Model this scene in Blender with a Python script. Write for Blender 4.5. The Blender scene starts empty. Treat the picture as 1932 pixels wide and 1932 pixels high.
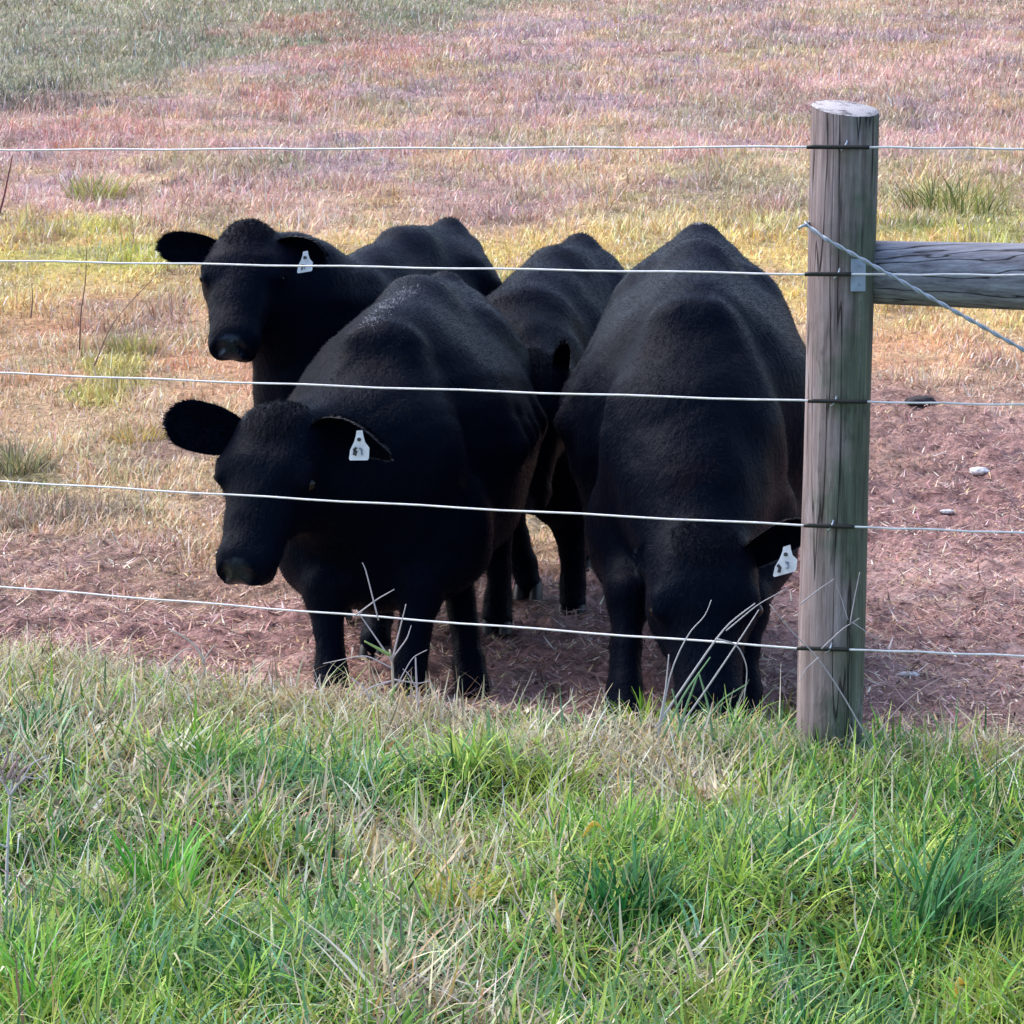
import bpy, math, random
import numpy as np
from mathutils import Vector, Matrix

random.seed(7)
rng = np.random.default_rng(11)
scene = bpy.context.scene
col = scene.collection

# ------------------------------------------------------------------ camera
FPX = 5000.0          # focal length in pixels of a 1932 px wide frame
CAM_H = 1.40
PITCH = math.atan(706.0 / FPX)
cam_d = bpy.data.cameras.new("camera")
cam_d.sensor_width = 36.0
cam_d.sensor_fit = 'HORIZONTAL'
cam_d.lens = 36.0 * FPX / 1932.0
cam_d.clip_start = 0.1
cam_d.clip_end = 2000.0
cam = bpy.data.objects.new("camera", cam_d)
col.objects.link(cam)
cam.location = (0, 0, CAM_H)
cam.rotation_euler = (math.radians(90) - PITCH, 0, 0)
scene.camera = cam

# ------------------------------------------------------------------ light
SUN_EL, SUN_AZ = 52.0, -62.0      # azimuth from +Y, negative = image left, behind the herd
w = bpy.data.worlds.new("World")
scene.world = w
w.use_nodes = True
nt = w.node_tree
bg = nt.nodes["Background"]
sky = nt.nodes.new("ShaderNodeTexSky")
sky.sky_type = 'NISHITA'
sky.sun_disc = False
sky.sun_elevation = math.radians(SUN_EL)
sky.sun_rotation = math.radians(SUN_AZ)
sky.air_density = 1.0
sky.dust_density = 3.0
sky.ozone_density = 1.0
nt.links.new(sky.outputs[0], bg.inputs[0])
bg.inputs[1].default_value = 0.15
sun_d = bpy.data.lights.new("sun", 'SUN')
sun_d.energy = 1.0
sun_d.angle = math.radians(55)
sun_d.color = (1.0, 0.95, 0.9)
sun = bpy.data.objects.new("sun", sun_d)
col.objects.link(sun)
az, el = math.radians(SUN_AZ), math.radians(SUN_EL)
sdir = Vector((math.sin(az) * math.cos(el), math.cos(az) * math.cos(el), math.sin(el)))
sun.rotation_euler = (-sdir).to_track_quat('-Z', 'Y').to_euler()
scene.view_settings.view_transform = 'Standard'
scene.view_settings.look = 'None'
scene.view_settings.gamma = 1.0
scene.view_settings.use_curve_mapping = False
scene.view_settings.exposure = 1.27
scene.cycles.use_denoising = True
scene.cycles.max_bounces = 6
scene.cycles.transparent_max_bounces = 4

# ------------------------------------------------------------------ helpers
cp, sp = math.cos(PITCH), math.sin(PITCH)

def P(px, py, Y):
    """point at depth Y (metres in front of the camera) seen at a photo position (1932 px frame)"""
    a = (px - 966.0) / FPX
    b = -(py - 966.0) / FPX
    d = np.array([a, cp + b * sp, -sp + b * cp])
    d = d * (Y / d[1])
    return np.array([d[0], d[1], d[2] + CAM_H])

def V3(*a):
    return np.array(a, float)

def unit(v):
    v = np.asarray(v, float)
    return v / (np.linalg.norm(v) + 1e-12)

def lin(r, g, b):
    f = lambda c: (c / 255.0 / 12.92) if c <= 10 else (((c / 255.0) + 0.055) / 1.055) ** 2.4
    return np.array([f(r), f(g), f(b)])

# value noise in plan, used for patches of the pasture
_tab = rng.random((256, 256))
def vnoise(x, y, s, o=0):
    x = np.asarray(x, float) / s + 37.3 * (o + 1)
    y = np.asarray(y, float) / s + 91.7 * (o + 1)
    xi, yi = np.floor(x).astype(int), np.floor(y).astype(int)
    fx, fy = x - xi, y - yi
    fx = fx * fx * (3 - 2 * fx); fy = fy * fy * (3 - 2 * fy)
    g = lambda a, b: _tab[a & 255, b & 255]
    return ((g(xi, yi) * (1 - fx) + g(xi + 1, yi) * fx) * (1 - fy)
            + (g(xi, yi + 1) * (1 - fx) + g(xi + 1, yi + 1) * fx) * fy)

def fbm(x, y, s, o=0, n=3):
    t, a, tot = 0, 1.0, 0
    for i in range(n):
        t = t + a * vnoise(x, y, s / 2 ** i, o * 7 + i); tot += a; a *= 0.55
    return t / tot

def sstep(a, b, x):
    t = np.clip((np.asarray(x, float) - a) / (b - a), 0, 1)
    return t * t * (3 - 2 * t)

def fence_y(x):
    """line of the fence on the ground: it runs back to the left of the post"""
    x = np.asarray(x, float)
    return np.where(x < 0.72, 6.0 + (0.72 - x) * 0.44, 6.0 - (x - 0.72) * 0.13)

def verge_edge(x):
    """how far the grass stops short of the fence line"""
    x = np.asarray(x, float)
    return -0.30 * sstep(-1.25, -0.75, x) + 0.09 + 0.17 * sstep(0.25, 0.6, x)

def ground_z(x, y):
    x = np.asarray(x, float); y = np.asarray(y, float)
    t = np.clip(y - 10.2, 0, None)
    rise = 0.12 * np.where(t < 1.6, t * t / 3.2, t - 0.8)
    t2 = np.clip(y - 70, 0, None)
    rise = rise - 0.12 * (t2 - 60 * (1 - np.exp(-t2 / 60.0)))
    bump = (fbm(x, y, 1.3, 1) - 0.5) * 0.07 * sstep(3, 4.5, y) * sstep(9.5, 12, y)
    dip = -0.135 * sstep(0.05, 0.5, y - fence_y(x))
    bank = 0.16 * (fbm(x, y, 0.42, 3, 2) - 0.5) * (1 - sstep(-0.5, 0.0, y - fence_y(x)))
    soilw = sstep(0.25, 0.7, y - fence_y(x)) * (1 - sstep(10.5, 13, y - 1.5 * sstep(0.3, 1.4, x)))
    clod = ((fbm(x, y, 0.11, 70, 3) - 0.5) * 0.105 + (np.abs(fbm(x, y, 0.05, 71, 2) - 0.5)) * -0.035) * soilw
    return rise + bump + dip + bank + clod

def raw_mesh(name, verts, quads=None, tris=None, mats=(), colors=None, smooth=False, midx=None):
    """mesh from numpy arrays (fast path)"""
    me = bpy.data.meshes.new(name)
    nq = 0 if quads is None else len(quads)
    ntr = 0 if tris is None else len(tris)
    verts = np.asarray(verts, np.float32)
    me.vertices.add(len(verts))
    me.vertices.foreach_set("co", verts.ravel())
    li = []
    if nq: li.append(np.asarray(quads, np.int32).ravel())
    if ntr: li.append(np.asarray(tris, np.int32).ravel())
    li = np.concatenate(li)
    me.loops.add(len(li))
    me.loops.foreach_set("vertex_index", li)
    tot = np.concatenate([np.full(nq, 4, np.int32), np.full(ntr, 3, np.int32)])
    st = np.concatenate([[0], np.cumsum(tot)[:-1]]).astype(np.int32)
    me.polygons.add(nq + ntr)
    me.polygons.foreach_set("loop_start", st)
    me.polygons.foreach_set("loop_total", tot)
    if midx is not None:
        me.polygons.foreach_set("material_index", np.asarray(midx, np.int32))
    me.polygons.foreach_set("use_smooth", np.full(nq + ntr, bool(smooth)))
    for m in mats: me.materials.append(m)
    if colors is not None:
        at = me.color_attributes.new("Col", 'FLOAT_COLOR', 'POINT')
        c = np.ones((len(verts), 4), np.float32); c[:, :3] = colors
        at.data.foreach_set("color", c.ravel())
    me.update(calc_edges=True)
    me.validate()
    return me

def link(name, me, parent=None):
    o = bpy.data.objects.new(name, me)
    col.objects.link(o)
    if parent is not None: o.parent = parent
    return o

def tag(o, label=None, cat=None, group=None, kind=None):
    if label: o["label"] = label
    if cat: o["category"] = cat
    if group: o["group"] = group
    if kind: o["kind"] = kind
    return o

def empty(name, loc):
    o = bpy.data.objects.new(name, None)
    o.empty_display_size = 0.1
    o.location = Vector([float(v) for v in loc])
    col.objects.link(o)
    return o

def tube_geo(pts, rad, n=8, cap=True):
    """swept tube along pts (numpy), returns verts, quads, tris"""
    pts = np.asarray(pts, float)
    m = len(pts)
    rad = np.full(m, rad) if np.isscalar(rad) else np.asarray(rad, float)
    tan = np.gradient(pts, axis=0)
    tan /= np.linalg.norm(tan, axis=1, keepdims=True) + 1e-12
    ref = V3(0, 0, 1) if abs(tan[:, 2]).mean() < 0.8 else V3(0, 1, 0)
    a = np.cross(tan, ref); a /= np.linalg.norm(a, axis=1, keepdims=True) + 1e-12
    b = np.cross(tan, a)
    th = np.linspace(0, 2 * np.pi, n, endpoint=False)
    v = (pts[:, None] + rad[:, None, None] * (np.cos(th)[None, :, None] * a[:, None] + np.sin(th)[None, :, None] * b[:, None])).reshape(-1, 3)
    q = []
    for i in range(m - 1):
        for j in range(n):
            k = (j + 1) % n
            q.append((i * n + j, i * n + k, (i + 1) * n + k, (i + 1) * n + j))
    t = []
    if cap:
        c0 = len(v); v = np.vstack([v, pts[0], pts[-1]])
        for j in range(n):
            k = (j + 1) % n
            t.append((c0, k, j)); t.append((c0 + 1, (m - 1) * n + j, (m - 1) * n + k))
    return v, q, t

class Geo:
    """collects pieces into one mesh with material slots and vertex colours"""
    def __init__(s): s.v, s.q, s.t, s.qm, s.tm, s.c, s.n = [], [], [], [], [], [], 0
    def add(s, v, q, t, mi=0, c=(1, 1, 1)):
        v = np.asarray(v, float)
        s.v.append(v)
        if len(q): s.q.append(np.asarray(q, np.int64) + s.n); s.qm.append(np.full(len(q), mi))
        if len(t): s.t.append(np.asarray(t, np.int64) + s.n); s.tm.append(np.full(len(t), mi))
        c = np.asarray(c, float)
        s.c.append(np.broadcast_to(c, (len(v), 3)) if c.ndim == 1 else c)
        s.n += len(v); return s
    def tube(s, pts, r, n=8, mi=0, c=(1, 1, 1)):
        return s.add(*tube_geo(pts, r, n), mi, c)
    def box(s, cen, ax, ay, az, mi=0, c=(1, 1, 1)):
        cen = np.asarray(cen, float); v = []
        for i in (-1, 1):
            for j in (-1, 1):
                for k in (-1, 1): v.append(cen + i * np.asarray(ax) + j * np.asarray(ay) + k * np.asarray(az))
        q = [(0, 1, 3, 2), (4, 6, 7, 5), (0, 4, 5, 1), (2, 3, 7, 6), (0, 2, 6, 4), (1, 5, 7, 3)]
        return s.add(v, q, [], mi, c)
    def build(s, name, mats, parent=None, origin=(0, 0, 0), smooth=True):
        v = np.vstack(s.v) - np.asarray(origin, float)
        q = np.vstack(s.q) if s.q else None
        t = np.vstack(s.t) if s.t else None
        mi = np.concatenate(s.qm + s.tm)
        me = raw_mesh(name, v, q, t, mats, np.vstack(s.c), smooth, mi)
        o = link(name, me, parent)
        if parent is None: o.location = Vector([float(a) for a in origin])
        return o

# ------------------------------------------------------------------ materials
def newmat(name):
    m = bpy.data.materials.new(name); m.use_nodes = True
    n = m.node_tree.nodes
    return m, n, m.node_tree.links, n["Principled BSDF"]

def ramp(n, stops):
    r = n.new("ShaderNodeValToRGB")
    e = r.color_ramp.elements
    e[0].position, e[0].color = stops[0][0], (*stops[0][1], 1)
    e[1].position, e[1].color = stops[-1][0], (*stops[-1][1], 1)
    for p, c in stops[1:-1]:
        x = e.new(p); x.color = (*c, 1)
    return r

def noise(n, l, coord, scale, detail=4, rough=0.6, vscale=None, dist=0.0):
    t = n.new("ShaderNodeTexNoise"); t.inputs["Scale"].default_value = scale
    t.inputs["Detail"].default_value = detail; t.inputs["Roughness"].default_value = rough
    t.inputs["Distortion"].default_value = dist
    if vscale is not None:
        mp = n.new("ShaderNodeMapping"); mp.inputs["Scale"].default_value = vscale
        l.new(coord, mp.inputs[0]); coord = mp.outputs[0]
    l.new(coord, t.inputs["Vector"])
    return t

def mixc(n, l, fac, a, b, mode='MIX'):
    m = n.new("ShaderNodeMix"); m.data_type = 'RGBA'; m.blend_type = mode
    for s, v in ((0, fac), (6, a), (7, b)):
        if hasattr(v, "is_linked") or isinstance(v, bpy.types.NodeSocket): l.new(v, m.inputs[s])
        elif s == 0: m.inputs[0].default_value = v
        else: m.inputs[s].default_value = (*v, 1)
    return m.outputs[2]

def blade_mat(name, trans=0.35, rough=0.55, spec=0.3):
    m, n, l, b = newmat(name)
    a = n.new("ShaderNodeVertexColor"); a.layer_name = "Col"
    b.inputs["Roughness"].default_value = rough
    b.inputs["Specular IOR Level"].default_value = spec
    l.new(a.outputs[0], b.inputs["Base Color"])
    t = n.new("ShaderNodeBsdfTranslucent"); l.new(a.outputs[0], t.inputs[0])
    mx = n.new("ShaderNodeMixShader"); mx.inputs[0].default_value = trans
    l.new(b.outputs[0], mx.inputs[1]); l.new(t.outputs[0], mx.inputs[2])
    l.new(mx.outputs[0], n["Material Output"].inputs[0])
    return m

M_BLADE = blade_mat("grass_blade")
M_STRAW = blade_mat("dry_straw", 0.15, 0.6, 0.25)

# ground: colour zones come from the vertex layer, grain from noise
M_GROUND, n, l, b = newmat("pasture_soil")
a = n.new("ShaderNodeVertexColor"); a.layer_name = "Col"
tc = n.new("ShaderNodeTexCoord")
n1 = noise(n, l, tc.outputs["Object"], 45, 6, 0.7)
n2 = noise(n, l, tc.outputs["Object"], 9, 5, 0.65, dist=1.2)
r1 = ramp(n, [(0.3, (0.45, 0.42, 0.42)), (0.5, (0.95, 0.95, 0.95)), (0.72, (1.6, 1.55, 1.5))])
l.new(n1.outputs["Fac"], r1.inputs[0])
r2 = ramp(n, [(0.32, (0.62, 0.58, 0.58)), (0.55, (1.0, 1.0, 1.0)), (0.75, (1.3, 1.3, 1.25))])
l.new(n2.outputs["Fac"], r2.inputs[0])
c1 = mixc(n, l, 1.0, a.outputs[0], r1.outputs[0], 'MULTIPLY')
c2 = mixc(n, l, 1.0, c1, r2.outputs[0], 'MULTIPLY')
l.new(c2, b.inputs["Base Color"]); b.inputs["Roughness"].default_value = 0.95
b.inputs["Specular IOR Level"].default_value = 0.15
bp = n.new("ShaderNodeBump"); bp.inputs["Strength"].default_value = 0.9; bp.inputs["Distance"].default_value = 0.03
l.new(n1.outputs["Fac"], bp.inputs["Height"]); l.new(bp.outputs[0], b.inputs["Normal"])

# black coat
M_COAT, n, l, b = newmat("black_coat")
tc = n.new("ShaderNodeTexCoord")
a = n.new("ShaderNodeVertexColor"); a.layer_name = "Col"
n1 = noise(n, l, tc.outputs["Object"], 6, 4, 0.6)
rc = ramp(n, [(0.35, (0.0010, 0.0027, 0.0080)), (0.6, (0.0015, 0.0027, 0.0072)), (0.8, (0.0044, 0.0028, 0.0056))])
l.new(n1.outputs["Fac"], rc.inputs[0])
cc = mixc(n, l, 1.0, rc.outputs[0], a.outputs[0], 'MULTIPLY')
l.new(cc, b.inputs["Base Color"])
b.inputs["Roughness"].default_value = 0.42
b.inputs["Specular IOR Level"].default_value = 0.06
b.inputs["Specular Tint"].default_value = (0.50, 0.66, 1.0, 1)
b.inputs["Sheen Weight"].default_value = 0.008
b.inputs["Sheen Roughness"].default_value = 0.45
b.inputs["Sheen Tint"].default_value = (0.75, 0.72, 1.0, 1)
sg = n.new("ShaderNodeSeparateColor"); l.new(a.outputs[0], sg.inputs[0])
for sock, lo_, hi_ in (("Roughness", 0.27, 0.42), ("Specular IOR Level", 0.7, 0.034)):
    mr = n.new("ShaderNodeMapRange"); mr.inputs[1].default_value = 0.3; mr.inputs[2].default_value = 1.0
    mr.inputs[3].default_value = lo_; mr.inputs[4].default_value = hi_
    l.new(sg.outputs[1], mr.inputs[0]); l.new(mr.outputs[0], b.inputs[sock])
n3 = noise(n, l, tc.outputs["Object"], 60, 4, 0.7, (1, 1, 0.35))
bp = n.new("ShaderNodeBump"); bp.inputs["Strength"].default_value = 0.5; bp.inputs["Distance"].default_value = 0.01
l.new(n3.outputs["Fac"], bp.inputs["Height"]); l.new(bp.outputs[0], b.inputs["Normal"])

def simple(name, c, rough=0.5, spec=0.5, metal=0.0):
    m, n, l, b = newmat(name)
    tc = n.new("ShaderNodeTexCoord")
    nn = noise(n, l, tc.outputs["Object"], 30, 4, 0.6)
    c = np.asarray(c, float)
    r = ramp(n, [(0.3, tuple(c * 0.8)), (0.7, tuple(np.minimum(c * 1.12, 1)))])
    l.new(nn.outputs["Fac"], r.inputs[0]); l.new(r.outputs[0], b.inputs["Base Color"])
    b.inputs["Roughness"].default_value = rough
    b.inputs["Specular IOR Level"].default_value = spec
    b.inputs["Metallic"].default_value = metal
    return m

M_PALE = simple("white_hair_and_glint", (0.20, 0.20, 0.25), 0.6)
M_LITRIM = simple("lit_rim_hair", (0.030, 0.032, 0.046), 0.6)
M_EYE = simple("dark_eye", (0.004, 0.003, 0.003), 0.12, 0.35)
M_HOOF = simple("hoof_horn", (0.02, 0.018, 0.02), 0.5)
M_TAG = simple("white_tag", (0.82, 0.84, 0.88), 0.4)
M_INK = simple("tag_ink", (0.02, 0.025, 0.03), 0.5)
M_INK2 = simple("tag_faded_ink", (0.28, 0.33, 0.42), 0.5)
M_WIRE = simple("coated_wire", (0.74, 0.75, 0.80), 0.35)
M_SLEEVE = simple("black_sleeve", (0.012, 0.012, 0.012), 0.5)
M_ZINC = simple("zinc_plate", (0.36, 0.44, 0.56), 0.45, 0.5, 0.3)
M_ROPE = simple("twisted_wire", (0.40, 0.46, 0.55), 0.45, 0.5, 0.3)
M_STONE = simple("pale_stone", (0.62, 0.62, 0.66), 0.8)
M_DUNG = simple("dark_dung", (0.03, 0.024, 0.03), 0.9)

def wood(name, vs, warm, algae, sideways, dark=1.0):
    m, n, l, b = newmat(name)
    tc = n.new("ShaderNodeTexCoord")
    o = tc.outputs["Object"]
    grain = noise(n, l, o, 1.0, 8, 0.75, vs)
    blotch = noise(n, l, o, 1.0, 6, 0.72, tuple(q ** 0.5 * 3.0 for q in vs), 0.6)
    big = noise(n, l, o, 4.0, 4, 0.6)
    rg = ramp(n, [(0.27, tuple(dark * q for q in (0.045, 0.038, 0.042))), (0.43, tuple(dark * q for q in (0.15, 0.132, 0.14))),
                  (0.58, tuple(dark * q for q in (0.245, 0.225, 0.235))), (0.80, tuple(dark * q for q in (0.42, 0.40, 0.43)))])
    l.new(grain.outputs["Fac"], rg.inputs[0])
    # green algae, thickest on the damp side and towards the foot
    sx = n.new("ShaderNodeSeparateXYZ"); l.new(o, sx.inputs[0])
    ma = n.new("ShaderNodeMath"); ma.operation = 'MULTIPLY_ADD'; ma.inputs[1].default_value = sideways; l.new(sx.outputs[0], ma.inputs[0])
    l.new(big.outputs["Fac"], ma.inputs[2])
    mz = n.new("ShaderNodeMath"); mz.operation = 'MULTIPLY_ADD'; mz.inputs[1].default_value = -0.12 if sideways else 0.0
    l.new(sx.outputs[2], mz.inputs[0]); l.new(ma.outputs[0], mz.inputs[2])
    rgn = ramp(n, [(0.34, (0, 0, 0)), (0.52, (algae,) * 3)]); l.new(mz.outputs[0], rgn.inputs[0])
    tint = mixc(n, l, rgn.outputs[0], warm, (0.60, 0.78, 0.56))
    c = mixc(n, l, 1.0, rg.outputs[0], tint, 'MULTIPLY')
    rl = ramp(n, [(0.58, (0, 0, 0)), (0.70, (0.6, 0.6, 0.6))]); l.new(blotch.outputs["Fac"], rl.inputs[0])
    c = mixc(n, l, rl.outputs[0], c, tuple(dark * q for q in (0.36, 0.35, 0.41)))
    rd = ramp(n, [(0.30, (0.75, 0.75, 0.75)), (0.43, (0, 0, 0))]); l.new(blotch.outputs["Fac"], rd.inputs[0])
    c = mixc(n, l, rd.outputs[0], c, (0.040, 0.034, 0.038))
    crk = noise(n, l, o, 1.0, 3, 0.5, tuple(q * 0.34 for q in vs))
    rk = ramp(n, [(0.487, (0, 0, 0)), (0.5, (0.9, 0.9, 0.9)), (0.513, (0, 0, 0))]); l.new(crk.outputs["Fac"], rk.inputs[0])
    c = mixc(n, l, rk.outputs[0], c, (0.025, 0.021, 0.024))
    l.new(c, b.inputs["Base Color"]); b.inputs["Roughness"].default_value = 0.85
    b.inputs["Specular IOR Level"].default_value = 0.25
    bp = n.new("ShaderNodeBump"); bp.inputs["Strength"].default_value = 0.8; bp.inputs["Distance"].default_value = 0.008
    l.new(grain.outputs["Fac"], bp.inputs["Height"])
    bp2 = n.new("ShaderNodeBump"); bp2.inputs["Strength"].default_value = 0.9; bp2.inputs["Distance"].default_value = 0.008
    bp2.invert = True
    l.new(rk.outputs[0], bp2.inputs["Height"]); l.new(bp.outputs[0], bp2.inputs["Normal"])
    l.new(bp2.outputs[0], b.inputs["Normal"])
    return m

M_POST = wood("weathered_post_wood", (60, 60, 2.6), (1.46, 1.30, 1.27), 1.0, 2.4)
M_RAIL = wood("weathered_rail_wood", (2.6, 60, 60), (1.36, 1.52, 1.86), 0.25, 0.0, 1.15)
M_END, n, l, b = newmat("sawn_end_grain")
tc = n.new("ShaderNodeTexCoord")
wv = n.new("ShaderNodeTexWave"); wv.wave_type = 'RINGS'; wv.rings_direction = 'Z'
wv.inputs["Scale"].default_value = 55; wv.inputs["Distortion"].default_value = 3
l.new(tc.outputs["Object"], wv.inputs["Vector"])
nn = noise(n, l, tc.outputs["Object"], 25, 5, 0.7)
re = ramp(n, [(0.2, (0.30, 0.28, 0.29)), (0.8, (0.50, 0.48, 0.52))]); l.new(wv.outputs["Fac"], re.inputs[0])
rn = ramp(n, [(0.38, (0.25, 0.24, 0.27)), (0.5, (1, 1, 1))]); l.new(nn.outputs["Fac"], rn.inputs[0])
l.new(mixc(n, l, 1.0, re.outputs[0], rn.outputs[0], 'MULTIPLY'), b.inputs["Base Color"])
b.inputs["Roughness"].default_value = 0.85

# ------------------------------------------------------------------ pasture zones
C_SOIL, C_SOIL2 = lin(154, 117, 117), lin(186, 154, 150)
C_TAN, C_PEACH, C_GOLD = lin(194, 168, 136), lin(204, 160, 128), lin(204, 180, 116)
C_YEL, C_PINK, C_MAUVE = lin(178, 178, 96), lin(190, 158, 152), lin(170, 148, 150)
C_GREY, C_RED, C_OLIVE = lin(126, 136, 112), lin(184, 124, 116), lin(158, 150, 118)
C_GREEN = lin(100, 116, 70)

def zone_color(x, y):
    """base colour of the turf or soil at a place on the ground"""
    x = np.asarray(x, float); y = np.asarray(y, float)
    sh = np.shape(x)
    wy = y + (fbm(x, y * 0.6, 1.6, 5) - 0.5) * 0.22 * y
    wl = y + (fbm(x, y, 0.9, 6) - 0.5) * 3.2
    c = np.broadcast_to(C_TAN, sh + (3,)).copy()
    def blend(col_, wgt):
        nonlocal c
        c = c * (1 - wgt[..., None]) + col_ * wgt[..., None]
    nz = fbm(x, y, 0.5, 8)
    blend(C_PEACH, sstep(12.4, 14.2, wy) * (0.25 + 0.75 * sstep(0.4, 0.62, nz)))
    blend(C_GOLD, sstep(14.4, 16.4, wy) * 0.9)
    blend(C_YEL, sstep(16.0, 17.4, wy) * sstep(0.48, 0.66, fbm(x, y, 1.3, 9)) * 0.8)
    blend(C_PINK, sstep(17.8, 20.5, wy) * 0.95)
    blend(C_MAUVE, sstep(19, 21, wy) * sstep(0.45, 0.6, fbm(x, y, 1.0, 10)))
    blend(C_TAN, sstep(19, 21, wy) * sstep(0.55, 0.68, fbm(x, y, 0.8, 15)) * 0.8)
    blend(C_OLIVE, sstep(20, 22, wy) * sstep(0.56, 0.7, fbm(x, y, 1.4, 14)) * 0.6)
    blend(C_GREY, sstep(27.5, 32, wy - (x + 3.4) * 2.4) * 0.8)
    blend(C_OLIVE, sstep(35, 41, wy) * 0.25)
    # named red and green patches of the far pasture
    def patch(px_, py_, rx, ry, colr, s):
        d = np.hypot((x - px_) / rx, (y - py_) / ry) + (nz - 0.5) * 2.2
        blend(colr, (1 - sstep(0.5, 1.1, d)) * s)
    patch(-2.9, 36.0, 0.8, 3.0, C_RED, 0.5); patch(-1.7, 32.0, 1.1, 2.6, C_RED, 0.42)
    patch(-2.2, 27.0, 0.6, 1.6, C_RED, 0.45); patch(-4.0, 23.8, 1.1, 1.2, C_RED, 0.4)
    patch(-4.8, 27.0, 1.0, 1.4, lin(84, 88, 80), 0.75)
    patch(2.9, 18.6, 0.55, 1.0, C_GREEN, 0.7); patch(3.2, 17.6, 0.7, 0.4, C_YEL, 0.9)
    patch(-3.1, 18.6, 0.5, 0.6, C_YEL, 0.7); patch(-2.3, 17.4, 0.9, 0.5, C_YEL, 0.6)
    patch(-2.05, 13.6, 0.22, 0.5, C_YEL, 0.7); patch(-0.05, 16.3, 0.5, 0.4, C_YEL, 0.9)
    patch(-2.2, 11.6, 0.45, 0.5, lin(120, 122, 84), 0.7); patch(-2.0, 10.6, 0.6, 0.35, lin(110, 104, 100), 0.6)
    patch(2.7, 20.4, 1.7, 2.6, lin(168, 162, 112), 0.6); patch(1.2, 19.0, 1.0, 1.2, lin(176, 164, 118), 0.5)
    # trodden soil by the fence, reaching farther up on the right
    lim = 9.9 + sstep(0.3, 1.4, x) * 3.4
    soil = 1 - sstep(-1.7, 0.9, wl - lim)
    blend(C_SOIL * 0.6 + C_SOIL2 * 0.4, soil)
    blend(C_SOIL2, soil * sstep(0.45, 0.65, nz))
    # green verge on the near side
    g = 1 - sstep(0.12, 0.42, y - fence_y(x) - verge_edge(x) - (fbm(x, y, 0.4, 12) - 0.5) * 0.5)
    blend(lin(62, 68, 40), g)
    big = fbm(x, y * 0.7, 0.9, 60, 3); sml = fbm(x, y * 0.8, 0.33, 61, 3)
    tone = 0.72 + 0.60 * big
    c = c * tone[..., None]
    t1 = sstep(0.56, 0.70, sml)[..., None] * 0.55 * (1 - soil[..., None]) * (1 - g[..., None])
    c = c * (1 - t1) + C_OLIVE * t1
    t2 = sstep(0.58, 0.72, fbm(x, y * 0.8, 0.45, 62, 3))[..., None] * 0.5 * (1 - g[..., None])
    c = c * (1 - t2) + lin(150, 122, 120) * t2
    return c, soil * (1 - g), g

# ------------------------------------------------------------------ ground sheet
ys = np.concatenate([np.arange(-6, 3, 0.5), np.arange(3, 6, 0.05), np.arange(6, 14, 0.022), 14 * np.exp(np.arange(0, 3.6, 0.006))])
xs = np.concatenate([-4 * np.exp(np.arange(0.06, 4.2, 0.08))[::-1], np.arange(-4, -2.6, 0.05), np.arange(-2.6, 2.6, 0.02), np.arange(2.6, 4.001, 0.05), 4 * np.exp(np.arange(0.06, 4.2, 0.08))])
X, Yg = np.meshgrid(xs, ys)
Zg = ground_z(X, Yg)
gc, gs, gg = zone_color(X, Yg)
nx_, ny_ = len(xs), len(ys)
idx = np.arange(nx_ * ny_).reshape(ny_, nx_)
gq = np.stack([idx[:-1, :-1], idx[:-1, 1:], idx[1:, 1:], idx[1:, :-1]], -1).reshape(-1, 4)
me = raw_mesh("pasture_ground", np.stack([X, Yg, Zg], -1).reshape(-1, 3), gq, None, [M_GROUND], gc.reshape(-1, 3), True)
tag(link("pasture_ground", me), kind="structure")

# ------------------------------------------------------------------ grass ribbons
def ribbons(base, length, width, azim, lean, bend, colr, segs=3, twist=None):
    """curved tapering ribbons; returns verts, quads, colours"""
    N = len(base)
    s = np.linspace(0, 1, segs + 1)
    ang = lean[:, None] + bend[:, None] * s[None, :]           # angle from vertical along the blade
    step = (length / segs)[:, None]
    dx = np.sin(ang) * step; dz = np.cos(ang) * step
    hx = np.concatenate([np.zeros((N, 1)), np.cumsum(dx[:, :-1], 1)], 1)
    hz = np.concatenate([np.zeros((N, 1)), np.cumsum(dz[:, :-1], 1)], 1)
    ca, sa = np.cos(azim)[:, None], np.sin(azim)[:, None]
    ctr = np.stack([base[:, :1] + hx * ca, base[:, 1:2] + hx * sa, base[:, 2:3] + hz], -1)
    tw = azim + np.pi / 2 if twist is None else twist
    sd = np.stack([np.cos(tw), np.sin(tw), np.zeros(N)], -1)[:, None]
    wv_ = (width[:, None] * (1 - 0.85 * s[None, :] ** 1.6))[..., None] * 0.5
    v = np.stack([ctr - sd * wv_, ctr + sd * wv_], 2).reshape(-1, 3)   # N, segs+1, 2
    k = (np.arange(N) * (segs + 1) * 2)[:, None] + (np.arange(segs) * 2)[None, :]
    q = np.stack([k, k + 1, k + 3, k + 2], -1).reshape(-1, 4)
    c = np.repeat(colr, (segs + 1) * 2, axis=0)
    return v, q, c

def pick(pal, wts, n):
    pal = np.asarray(pal); wts = np.asarray(wts, float)
    return pal[rng.choice(len(pal), n, p=wts / wts.sum())]

def jitter(c, amt=0.25):
    return np.clip(c * (1 + amt * rng.standard_normal((len(c), 1))) * (1 + 0.08 * rng.standard_normal(c.shape)), 0.004, 0.95)

GREENS = [lin(112, 160, 60), lin(78, 132, 52), lin(154, 188, 86), lin(66, 112, 70), lin(120, 172, 128), lin(182, 204, 112), lin(50, 92, 40)]
STRAWS = [lin(218, 212, 180), lin(198, 188, 158), lin(176, 172, 156), lin(230, 226, 212), lin(188, 162, 104), lin(140, 126, 108)]

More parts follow.
